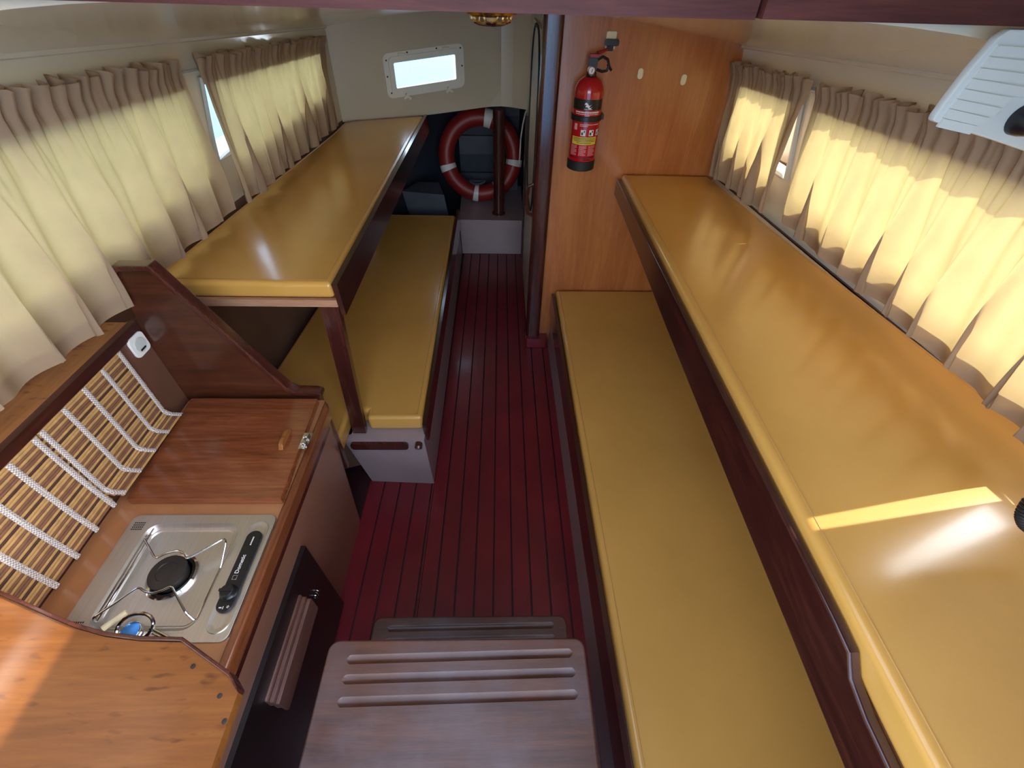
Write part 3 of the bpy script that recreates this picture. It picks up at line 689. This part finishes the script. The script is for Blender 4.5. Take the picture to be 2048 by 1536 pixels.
bm = B(); lathe(bm, [(0.031, 0.594), (0.031, 0.610), (0.034, 0.612), (0.034, 0.617), (0.02, 0.619), (0.019, 0.6175), (0.010, 0.6185), (0.002, 0.6185)], (bc[0], bc[1], 0), 40)
bn = mk('burner', bm, 'iron', t)
bm = B(); lathe(bm, [(0.0345, 0.6125), (0.0352, 0.614), (0.0345, 0.6155)], (bc[0], bc[1], 0), 40); mk('burner_rim', bm, 'rubber', bn)
zz = 0.624
def wire(pts, nm='pan_support'):
    bm = B(); 
    P = [Vector(p) for p in pts]; out = []
    for i, p in enumerate(P):
        if 0 < i < len(P)-1:
            a = (P[i-1]-p); b = (P[i+1]-p); r = min(0.006, a.length/2.2, b.length/2.2)
            q0 = p+a.normalized()*r; q2 = p+b.normalized()*r
            out += [q0, q0*0.25+p*0.5+q2*0.25, q2]
        else: out.append(p)
    tube(bm, out, 0.0021, 8); return mk(nm, bm, 'chrome', t)
wire([(-0.745, 0.49, 0.601), (-0.745, 0.465, 0.602), (-0.733, 0.451, zz), (-0.684, 0.407, zz+0.004), (-0.669, 0.418, zz+0.004), (-0.649, 0.424, zz+0.004), (-0.632, 0.418, zz+0.004), (-0.623, 0.405, zz+0.004), (-0.570, 0.452, zz), (-0.563, 0.441, zz-0.002), (-0.563, 0.40, 0.603), (-0.563, 0.30, 0.603)])
wire([(-0.745, 0.30, 0.603), (-0.737, 0.298, zz), (-0.684, 0.352, zz+0.004), (-0.668, 0.343, zz+0.004), (-0.652, 0.340, zz+0.004), (-0.636, 0.345, zz+0.004), (-0.625, 0.354, zz+0.004), (-0.575, 0.306, zz), (-0.563, 0.298, 0.604), (-0.563, 0.36, 0.602)])
wire([(-0.748, 0.30, 0.604), (-0.748, 0.47, 0.604)], 'support_rail'); wire([(-0.741, 0.30, 0.604), (-0.741, 0.39, 0.604)], 'support_rail'); wire([(-0.739, 0.385, 0.606), (-0.739, 0.47, 0.606)], 'support_rail')
# pressed oblong with the black control panel
def oblong(x0, x1, y0, y1): return rrect(x0, x1, y0, y1, (x1-x0)/2-0.0002, 8)
bm = B(); lv = [(0.6056, 0.0), (0.6075, 0.001), (0.6075, 0.003), (0.6062, 0.008), (0.606, 0.012)]
rings = [[bm.verts.new((x, y, z)) for x, y in oblong(-0.540+d, -0.497-d, 0.275+d, 0.50-d)] for z, d in lv]
for A, C in zip(rings, rings[1:]):
    for k in range(len(A)): bm.faces.new([A[k], A[(k+1) % len(A)], C[(k+1) % len(C)], C[k]])
bm.faces.new(rings[-1]); bmesh.ops.recalc_face_normals(bm, faces=bm.faces[:]); mk('control_recess', bm, 'steel', t)
bm = B(); prism(bm, oblong(-0.534, -0.503, 0.31, 0.475), 0.6062, 0.6125); bev(bm, 0.002, 2); cp = mk('control_panel', bm, 'black', t)
bm = B(); lathe(bm, [(0.0155, 0.6125), (0.0155, 0.617), (0.013, 0.620), (0.012, 0.626), (0.010, 0.627)], (-0.5185, 0.345, 0), 30); kb = mk('knob', bm, 'black', t)
bm = B(); box(bm, -0.5305, -0.5065, 0.3425, 0.3475, 0.6265, 0.6305); bev(bm, 0.0015, 2); mk('knob_grip', bm, 'black', kb)
R90 = Matrix.Rotation(math.radians(90), 4, 'Z')
mk('lettering', text_bm('Dometic', 0.011, Matrix.Translation((-0.521, 0.402, 0.6127)) @ R90), 'whiteprint', cp)
bm = B(); tube(bm, [(-0.517, 0.371, 0.6126), (-0.525, 0.371, 0.6126), (-0.525, 0.379, 0.6126), (-0.517, 0.379, 0.6126)], 0.0008, 4, closed=True); mk('emblem', bm, 'whiteprint', cp)
bm = B(); [box(bm, -0.519, -0.5165, 0.442+i*0.0032, 0.4443+i*0.0032, 0.6125, 0.6128) for i in range(6)]; mk('small_print', bm, 'whiteprint', cp)
bm = B(); box(bm, -0.526, -0.521, 0.3175, 0.3195, 0.6125, 0.6128); box(bm, -0.519, -0.518, 0.316, 0.321, 0.6125, 0.6128); mk('flame_mark', bm, 'whiteprint', cp)
bm = B(); [tube(bm, [(-0.51+0.0025*math.cos(a), 0.32+0.0025*math.sin(a), 0.6127), (-0.51+0.001*math.cos(a), 0.32+0.001*math.sin(a), 0.6127)], 0.0005, 4) for a in (0, 1.26, 2.51, 3.77, 5.03)]; mk('flame_mark', bm, 'whiteprint', cp)
for (cx, cy) in ((-0.778, 0.49), (-0.775, 0.29)):
    bm = B()
    for i in range(6):
        for j in range(4): box(bm, cx-0.011+i*0.004, cx-0.0085+i*0.004, cy-0.009+j*0.005, cy-0.006+j*0.005, 0.6055, 0.6058)
    mk('vent_slots', bm, 'ink', t, kind='stuff')
# things lying on the hob: a chrome strainer hoop and a pale lighter
t = thing('chrome_hoop', (-0.655, 0.268, 0.6075), 'chrome hoop with a small blue round glass lying on the hob', 'utensil')
bm = B(); tube(bm, [(-0.652+0.036*math.cos(a), 0.282+0.020*math.sin(a), 0.624+0.013*math.sin(a+0.6)) for a in [i*math.pi/12 for i in range(24)]], 0.0032, 8, closed=True); mk('hoop', bm, 'chrome', t)
bm = B(); lathe(bm, [(0.017, 0), (0.0185, 0.001), (0.0185, 0.006), (0.016, 0.007)], (-0.664, 0.279, 0.6078), 24); mk('rim', bm, 'chrome', t)
bm = B(); lathe(bm, [(0.0155, 0), (0.0155, 0.001)], (-0.664, 0.279, 0.615), 24); mk('round_glass', bm, 'bluemirror', t)
for k in (0, 1):
    bm = B(); tube(bm, [(-0.633, 0.284-0.005*k, 0.612), (-0.610, 0.276-0.005*k, 0.611), (-0.575, 0.262-0.005*k, 0.61)], 0.0022, 8); mk('prong', bm, 'chrome', t)
bm = B(); tube(bm, [(-0.716, 0.284, 0.6135), (-0.690, 0.312, 0.6135)], [0.0055, 0.006], 10); tag(mk('lighter', bm, 'ivory'), 'small cream lighter beside the chrome hoop on the hob', 'lighter')

# board beside the companionway (in the sun)
t = thing('locker_top', (-0.65, 0.1, 0.70), 'golden wooden locker top beside the steps, half in sunlight', 'locker top')
edge = [(-0.857, 0.312), (-0.831, 0.303), (-0.724, 0.267), (-0.67, 0.25), (-0.618, 0.238), (-0.56, 0.231), (-0.495, 0.229), (-0.401, 0.181), (-0.381, 0.162)]
poly = edge+[(-0.375, Y0+0.01), (-0.857, Y0+0.01)]
bm = B(); prism(bm, poly, 0.70, 0.72); mk('board', bm, 'pine', t)
bm = B(); prism(bm, [(x, y+0.006) for x, y in edge]+[(x, y+0.0005) for x, y in edge[::-1]], 0.70, 0.727); bev(bm, 0.001, 1); mk('edge_lip', bm, 'mahogz', t)
for x, y in ((-0.462, 0.196), (-0.405, 0.158), (-0.385, 0.128)):
    bm = B(); lathe(bm, [(0.0035, 0), (0.0035, 0.001), (0.001, 0.0014)], (x, y, 0.72), 10); mk('screw', bm, 'iron', t)
bm = B(); box(bm, -0.80, -0.52, 0.0, 0.018, 0.0, 0.70); mk('support_panel', bm, 'galley', t)

# ================================================================ steps
t = thing('companionway_steps', (-0.07, 0.2, 0), 'worn wooden companionway steps with grooved treads above the red sole', 'steps')
def tread(x0, x1, y0, y1, z, th, grooves):
    bm = B(); prism(bm, rrect(x0, x1, y0, y1, 0.018, 5), z-th, z); bev(bm, 0.004, 3, 60); o = mk('tread', bm, 'step', t, ang=40)
    cs = []
    for gx0, gx1, gy, gs in grooves:
        bm = B(); n = 14; pts = [(gx0, gy, z+0.0035)]
        r = [0.0078]
        pts = [(gx0+(gx1-gx0)*i/n, gy+gs*i/n, z+0.0035) for i in range(n+1)]
        rr = [0.0035]+[0.0085]*(n-1)+[0.0035]
        pts = [pts[0]]+[(gx0+0.007, gy, z+0.0035)]+pts[1:-1]+[(gx1-0.007, gy+gs, z+0.0035)]+[pts[-1]]; rr = [0.004]+[0.0085]*(len(pts)-2)+[0.004]
        tube(bm, pts, rr, 12); bmesh.ops.recalc_face_normals(bm, faces=bm.faces[:]); cs.append(bm)
    cut(o, cs); return o
tread(-0.307, 0.158, Y0+0.03, 0.265, 0.60, 0.026, [(-0.27, 0.135, 0.2335, 0.006), (-0.27, 0.137, 0.2035, 0.006), (-0.27, 0.137, 0.171, 0.006)])
tread(-0.300, 0.165, 0.10, 0.388, 0.35, 0.024, [(-0.265, 0.135, 0.362, 0.004), (-0.265, 0.135, 0.335, 0.004)])
for x in (-0.265, 0.115):
    bm = B(); hexa(bm, [(x, 0.14, 0.0005), (x+0.022, 0.14, 0.0005), (x+0.022, 0.34, 0.0005), (x, 0.34, 0.0005), (x, -0.1, 0.5735), (x+0.022, -0.1, 0.5735), (x+0.022, 0.10, 0.5735), (x, 0.10, 0.5735)]); mk('stringer', bm, 'mahogz', t)

# ================================================================ bulkhead fittings
ex, ey = 0.316, 1.858
t = thing('fire_extinguisher', (ex, ey, 0.922), 'red fire extinguisher with black straps and printed label on the bulkhead', 'extinguisher')
R = 0.0515
bm = B(); lathe(bm, [(R-0.004, 0.925), (R, 0.94), (R, 1.178), (0.049, 1.196), (0.040, 1.212), (0.026, 1.222), (0.016, 1.226)], (ex, ey, 0), 40); mk('cylinder', bm, 'red', t)
bm = B(); lathe(bm, [(R-0.006, 0.922), (R+0.0015, 0.926), (R+0.0015, 0.958), (R, 0.959)], (ex, ey, 0), 40); mk('boot', bm, 'rubber', t)
bm = B(); lathe(bm, [(R+0.001, 1.093), (R+0.005, 1.094), (R+0.005, 1.110), (R+0.001, 1.111)], (ex, ey, 0), 40); box(bm, ex+R-0.004, ex+R+0.012, ey-0.01, ey+0.03, 1.094, 1.110); mk('bracket_strap', bm, 'black', t)
bm = B(); box(bm, ex-0.02, ex+0.02, ey+R+0.0005, 1.9145, 0.98, 1.18); mk('bracket', bm, 'black', t)
bm = B(); lathe(bm, [(0.017, 1.2245), (0.017, 1.236), (0.013, 1.240), (0.013, 1.262)], (ex, ey, 0), 20); box(bm, ex-0.014, ex+0.014, ey-0.018, ey+0.018, 1.245, 1.278); bev(bm, 0.002, 1); mk('valve', bm, 'black', t)
bm = B(); lathe(bm, [(0.0125, -0.0335), (0.0125, -0.026), (0.0125, -0.018)], (ex-0.006, ey, 1.245), 20, 'Y'); g = mk('gauge', bm, 'chrome', t)
bm = B(); lathe(bm, [(0.0095, -0.0345), (0.0095, -0.0336)], (ex-0.006, ey, 1.245), 20, 'Y'); mk('dial', bm, 'whiteprint', g)
bm = B(); tube(bm, [(ex-0.006, ey-0.035, 1.24), (ex-0.003, ey-0.035, 1.25)], 0.001, 6); mk('needle', bm, 'ink', g)
bm = B(); lp = [(ex+0.012, ey-0.01, 1.272), (ex+0.03, ey-0.012, 1.282), (ex+0.048, ey-0.012, 1.275), (ex+0.056, ey-0.012, 1.258), (ex+0.05, ey-0.012, 1.243), (ex+0.034, ey-0.012, 1.24), (ex+0.012, ey-0.01, 1.246)]
tube(bm, lp, 0.0045, 8); tube(bm, [(ex+0.05, ey-0.012, 1.262), (ex+0.066, ey-0.014, 1.244)], 0.004, 8); mk('carry_handle', bm, 'black', t)
bm = B(); box(bm, ex-0.012, ex+0.018, ey-0.013, ey+0.013, 1.2785, 1.288); bev(bm, 0.003, 2); mk('trigger', bm, 'redplastic', t)
def patch(bm, a0, a1, z0, z1, off):
    n = max(2, int((a1-a0)/5)); rr = R+off
    A = [bm.verts.new((ex+rr*math.cos(math.radians(a0+(a1-a0)*i/n)), ey+rr*math.sin(math.radians(a0+(a1-a0)*i/n)), z0)) for i in range(n+1)]
    C = [bm.verts.new((v.co.x, v.co.y, z1)) for v in A]
    for i in range(n): bm.faces.new([A[i], A[i+1], C[i+1], C[i]])
    return bm
AC = -96
mk('label_band', patch(B(), AC-80, AC+72, 1.130, 1.163, 0.0006), 'black', t)
bm = B()      # wave emblem
for k in (0, 1):
    pr = None
    for i in range(9):
        u = i/8.0; a = AC-14+k*4+26*u; zc = 1.147+0.004*math.sin(u*6.28+0.4)-k*0.007; h = 0.003*math.sin(math.pi*min(1, u+0.15))+0.0006
        vs = [bm.verts.new((ex+(R+0.0012)*math.cos(math.radians(a)), ey+(R+0.0012)*math.sin(math.radians(a)), zc+q)) for q in (-h, h)]
        if pr: bm.faces.new([pr[0], vs[0], vs[1], pr[1]])
        pr = vs
mk('wave_emblem', bm, 'whiteprint', t)
def lines(name, mat, rows, off=0.0012, seed=1):
    rr = random.Random(seed); bm = B()
    for (a0, a1, z, h) in rows:
        a = a0
        while a < a1:
            w = rr.uniform(1.5, 5.5); patch(bm, a, min(a1, a+w), z, z+h, off); a += w+1.1
    return mk(name, bm, mat, t)
lines('small_print', 'whiteprint', [(AC-16, AC+16, 1.133, 0.002)], seed=2)
lines('heading_print', 'whiteprint', [(AC-52, AC+52, 1.1215, 0.0042), (AC-50, AC+50, 1.1165, 0.0018), (AC-10, AC+10, 1.1125, 0.0018)], 0.0007, 3)
lines('heading_print', 'whiteprint', [(AC-25, AC+60, 1.084, 0.002), (AC-25, AC+8, 1.079, 0.002)], 0.0007, 4)
bm = B(); patch(bm, AC-50, AC-36, 1.066, 1.086, 0.0008); mk('pictogram', bm, 'pinkprint', t)
for k in range(3):
    bm = B(); a = AC-18+k*34; patch(bm, a, a+20, 1.048, 1.068, 0.0008); pc = mk('pictogram', bm, 'whiteprint', t)
    bm = B(); patch(bm, a+3, a+10, 1.051, 1.06, 0.0014); patch(bm, a+12, a+17, 1.059, 1.066, 0.0014); mk('pictogram_mark', bm, 'ink', pc)
mk('yellow_label', patch(B(), AC-55, AC+55, 1.018, 1.044, 0.0008), 'yellowprint', t)
lines('yellow_label_print', 'ink', [(AC-50, AC+50, 1.0385, 0.0022), (AC-50, AC+50, 1.0335, 0.0022), (AC-44, AC+50, 1.0285, 0.0022), (AC-30, AC+30, 1.0225, 0.0022)], 0.0014, 5)
lines('column_print', 'pinkprint', [(AC-58+k*40, AC-58+k*40+30-(7 if i % 4 == 3 else 0), 1.013-i*0.0036, 0.0019) for k in range(3) for i in range(10)], 0.0008, 6)
lines('lower_stripe', 'ink', [(AC-75, AC+70, 0.9715, 0.0035)], 0.0008, 7)
lines('lower_print', 'ink', [(AC+5, AC+35, 0.964, 0.004)], 0.0008, 8)
t = thing('wall_catch', (0.376, 1.914, 1.30), 'ivory wall catch with black lever and red strap above the extinguisher', 'catch')
bm = B(); prism(bm, rrect(0.361, 0.395, 1.296, 1.345, 0.004, 3), 1.906, 1.9148, 'Y'); mk('plate', bm, 'ivory', t)
bm = B(); prism(bm, rrect(0.357, 0.405, 1.306, 1.325, 0.006, 3), 1.892, 1.9058, 'Y'); bev(bm, 0.002, 2); mk('lever', bm, 'black', t)
bm = B(); box(bm, 0.366, 0.388, 1.897, 1.905, 1.292, 1.3055); mk('lever_stem', bm, 'rubber', t)
bm = B(); tube(bm, [(0.368, 1.895, 1.298), (0.35, 1.885, 1.291), (0.33, 1.87, 1.290)], 0.0048, 8); mk('red_strap', bm, 'redplastic', t)
for x, z, lb in ((0.502, 1.228, 'small ivory oval cap on the bulkhead nearer the extinguisher'), (0.664, 1.213, 'small ivory oval cap on the bulkhead nearer the curtain')):
    bm = B(); prism(bm, rrect(x-0.010, x+0.010, z-0.017, z+0.017, 0.0098, 8), 1.909, 1.9149, 'Y'); bev(bm, 0.002, 2)
    tag(mk('oval_cap', bm, 'ivory'), lb, 'cap', 'oval caps on the bulkhead')

# ceiling lamp
lz = roof(-0.02, 1.28)
t = thing('ceiling_lamp', (-0.022, 1.28, lz), 'round ceiling lamp with ribbed clear dome and brass rim', 'lamp')
bm = B(); lathe(bm, [(0.056, lz-0.001), (0.058, lz-0.005), (0.056, lz-0.009), (0.048, lz-0.011), (0.046, lz-0.013)], (-0.022, 1.28, 0), 40); mk('rim', bm, 'brass', t)
bm = B()
prof = [(0.047, lz-0.012), (0.046, lz-0.019), (0.041, lz-0.025), (0.030, lz-0.029), (0.015, lz-0.031), (0.002, lz-0.0315)]
rings = []
for r, h in prof: rings.append([bm.verts.new((-0.022+(r*(1+0.03*(-1)**k))*math.cos(2*math.pi*k/48), 1.28+(r*(1+0.03*(-1)**k))*math.sin(2*math.pi*k/48), h)) for k in range(48)])
for A, C in zip(rings, rings[1:]):
    for k in range(48): bm.faces.new([A[k], A[(k+1) % 48], C[(k+1) % 48], C[k]])
mk('dome', bm, 'lampglass', t)
bm = B(); lathe(bm, [(0.012, lz-0.011), (0.013, lz-0.016), (0.010, lz-0.022), (0.002, lz-0.024)], (-0.022, 1.28, 0), 16); mk('bulb', bm, 'white', t)

# ================================================================ lifebuoy, cable
t = thing('lifebuoy', (-0.14, 3.30, 0.535), 'red ring lifebuoy with white tapes leaning behind the mast post', 'lifebuoy', rot=(math.radians(90-14), 0, 0))
def torus(bm, Rr, r, a0, a1, n=48, m=14, full=True, sq=1.0):
    N = n if full else n+1; rings = []
    for i in range(N):
        a = math.radians(a0+(a1-a0)*i/n); rings.append([bm.verts.new(((Rr+r*math.cos(2*math.pi*k/m))*math.cos(a), (Rr+r*math.cos(2*math.pi*k/m))*math.sin(a), r*sq*math.sin(2*math.pi*k/m))) for k in range(m)])
    for i in range(n):
        A, C = rings[i], rings[(i+1) % N]
        for k in range(m): bm.faces.new([A[k], A[(k+1) % m], C[(k+1) % m], C[k]])
    bmesh.ops.recalc_face_normals(bm, faces=bm.faces[:]); return bm
mk('ring', torus(B(), 0.235, 0.055, 0, 360), 'buoyred', t, local=True)
for a, w, wd in ((76, 13, 1), (197, 9, 1), (262, 8, 1), (-8, 9, 1), (300, 7, 1)):
    mk('white_tape', torus(B(), 0.235, 0.0562, a-w/2, a+w/2, 6, 14, False), 'whiteprint', t, local=True)
bm = B(); tube(bm, [(0.157, 3.10, 0.86), (0.150, 3.11, 0.84), (0.138, 3.12, 0.78), (0.128, 3.12, 0.70), (0.126, 3.12, 0.62), (0.124, 3.12, 0.55)], 0.0045, 8)
tag(mk('hanging_cable', bm, 'whiteprint'), 'thin white cable hanging beside the lifebuoy', 'cable')
bm = B(); tube(bm, [(-0.16+0.05*math.cos(a), 3.20+0.03*math.sin(a), 0.40+0.006*math.cos(a*2)) for a in [i*0.5 for i in range(13)]], 0.007, 8)
tag(mk('dark_rope', bm, 'greybox'), 'dark coil of rope lying inside the lifebuoy ring', 'rope')

# ================================================================ radio and cord
t = thing('radio_speaker', (0.60, 0.62, 1.33), 'white ribbed radio speaker with a black knob under the hatch beam', 'radio')
outl = [(0.5265, 1.3735), (0.531, 1.3725), (0.56, 1.3665), (0.62, 1.354), (0.69, 1.338), (0.71, 1.345), (0.715, 1.4625), (0.552, 1.4625), (0.5435, 1.455), (0.534, 1.425), (0.528, 1.395), (0.526, 1.38)]
bm = B(); prism(bm, outl, 0.6005, 0.612, 'Y'); bev(bm, 0.003, 2); mk('case', bm, 'greywhite', t)
def lx(z): return 0.5300+0.19*max(0, z-1.385) if z > 1.385 else 0.5300
for i in range(8):
    z = 1.449-i*0.0101; z2 = z-0.0092
    xr = 0.71 if i < 4 else (0.6, 0.595, 0.588, 0.58)[i-4]
    sl = lambda x: -0.16*(x-0.53)*min(1, (i+2)/8.0)
    bm = B(); a, b2 = lx(z)+0.004, xr
    hexa(bm, [(a, 0.5975, z2+sl(a)), (b2, 0.5975, z2+sl(b2)), (b2, 0.601, z2+sl(b2)), (a, 0.601, z2+sl(a)), (a+0.002, 0.5975, z+sl(a)), (b2+0.004, 0.5975, z+sl(b2)), (b2+0.004, 0.601, z+sl(b2)), (a+0.002, 0.601, z+sl(a))]); bev(bm, 0.0008, 2); mk('grille_rib', bm, 'greywhite', t)
bm = B(); lathe(bm, [(0.017, -0.001), (0.0165, -0.010), (0.014, -0.02), (0.010, -0.024), (0.002, -0.025)], (0.634, 0.601, 1.378), 24, 'Y'); mk('knob', bm, 'black', t)
bm = B(); path = []
base = [Vector((0.75, 0.40, 1.36)), Vector((0.742, 0.36, 1.20)), Vector((0.728, 0.32, 1.08)), Vector((0.7055, 0.30, 1.0)), Vector((0.735, 0.29, 0.955)), Vector((0.80, 0.28, 0.95))]
def bez(u):
    k = u*(len(base)-1); i = min(int(k), len(base)-2); f = k-i
    p0, p1, p2, p3 = base[max(0, i-1)], base[i], base[i+1], base[min(len(base)-1, i+2)]
    return 0.5*((2*p1)+(p2-p0)*f+(2*p0-5*p1+4*p2-p3)*f*f+(3*p1-p0-3*p2+p3)*f**3)
NT = 56; N = NT*10
for i in range(N+1):
    u = i/N; p = bez(u); d = (bez(min(1, u+0.01))-bez(max(0, u-0.01))).normalized(); a = d.cross(Vector((0, 1, 0.1))).normalized(); b = d.cross(a)
    ph = 2*math.pi*NT*u; path.append(p+(a*math.cos(ph)+b*math.sin(ph))*0.009)
tube(bm, path, 0.0026, 6); tag(mk('coiled_cord', bm, 'rubber'), 'black coiled handset cord hanging over the upper berth', 'cord')

# ================================================================ curtains
def curtain(label, s, ya, yb, ba, bb, xt, xbot, ztop, zbot, nf, seed, lift=0.0):
    t = thing('curtain', (s*xt, (ya+yb)/2, zbot(0.5)), label, 'curtain', 'cream curtains along the cabin sides')
    w1, w2, w3, w4 = wobble(seed), wobble(seed+1), wobble(seed+2), wobble(seed+3)
    NU, NV = int(26*nf), 44
    HD = 0.16
    def P(u, v, off=0.0):
        y = (ya+(yb-ya)*u)*(1-v)+(ba+(bb-ba)*u)*v
        zt_, zb_ = ztop(u), zbot(u)
        ph = 2*math.pi*nf*u+0.9*w1(u*7)+0.35*w2(u*9)*v
        amp = (0.004+0.021*smooth01((v-HD*0.6)/0.8))*(0.75+0.3*w3(u*8))
        fine = (0.0075*math.sin(2*math.pi*nf*3.1*u+1.5*w2(u*13))+0.0045*math.sin(2*math.pi*nf*5.3*u+w4(u*11)))*math.exp(-((v-0.02)/0.22)**2)
        flare = 0.010*max(0, (HD*0.55-v)/HD)                       # ruffle above the gathering tape
        wv = math.sin(ph)+0.28*math.sin(2*ph+0.8+w4(u*5))
        inn = amp*wv+0.0022*math.sin(2*math.pi*nf*2.3*u+2*w2(u*6)+1.5*w4(v*2+u*3))*smooth01(v*2)+fine*(1+1.6*max(0, (HD*0.5-v)/HD))+flare
        y += (0.5+0.8*v)*amp*math.cos(ph)*(1 if v > HD else v/HD)+0.3*fine
        x = xt(u)+(xbot(u)-xt(u))*(0.15*v+0.85*v*v) if callable(xt) else xt+(xbot-xt)*(0.3*v+0.7*v*v)
        z = zt_+(zb_-zt_)*v+(0.006*w3(u*60)+0.004*math.sin(nf*19*u))*max(0, 1-v/0.1)+0.006*wv*v*v
        return (s*(x-inn+off), y, z)
    def sheet(name, v0, v1, nv, off):
        bm = B(); rows = [[bm.verts.new(P(i/NU, v0+(v1-v0)*j/nv, off)) for i in range(NU+1)] for j in range(nv+1)]
        for a, b in zip(rows, rows[1:]):
            for k in range(NU): bm.faces.new([a[k], a[k+1], b[k+1], b[k]])
        o = mk(name, bm, 'curtain', t, ang=180); return o
    sheet('cloth', 0, 1, NV, 0.0); sheet('header', 0.0, HD, 10, 0.004); sheet('hem', 0.915, 1.0, 5, 0.0022)
ZT = lambda y: 1.381-0.056*y
curtain('wide shaded cream curtain hanging over the galley shelf', -1, 0.30, 1.405, 0.28, 1.415, 0.835, 0.862, lambda u: ZT(0.30+1.1*u), lambda u: 0.906+0.11*max(0, 0.42-u), 10, 11)
curtain('narrower shaded cream curtain hanging over the table-high berth next to the cabin front', -1, 1.485, 2.60, 1.47, 2.56, 0.828, 0.835, lambda u: ZT(1.485+1.11*u)+0.004, lambda u: 0.908-0.022*u, 11.5, 23)
curtain('wide sunlit cream curtain hanging over the long upper berth beside the radio', 1, 0.415, 1.345, 0.40, 1.32, 0.832, 0.872, lambda u: ZT(0.415+0.93*u)-0.012, lambda u: 0.946+0.004*math.sin(6*u), 9.5, 37)
curtain('narrow sunlit cream curtain hanging against the plywood bulkhead', 1, 1.40, 1.895, 1.385, 1.885, 0.828, 0.852, lambda u: ZT(1.40+0.5*u)-0.006, lambda u: 0.935-0.035*u, 5.5, 51)
for s, a, b, lb in ((-1, 0.28, 2.62, 'white curtain rail along the galley-side window'), (1, 0.25, 1.90, 'white curtain rail along the window above the long berth')):
    bm = B(); n = 10
    tube(bm, [(s*(xw(y, ZT(y)-0.03)-0.001), y, ZT(y)-0.032) for y in [a+(b-a)*i/n for i in range(n+1)]], 0.006, 6)
    tag(mk('curtain_rail', bm, 'greywhite'), lb, 'curtain rail')
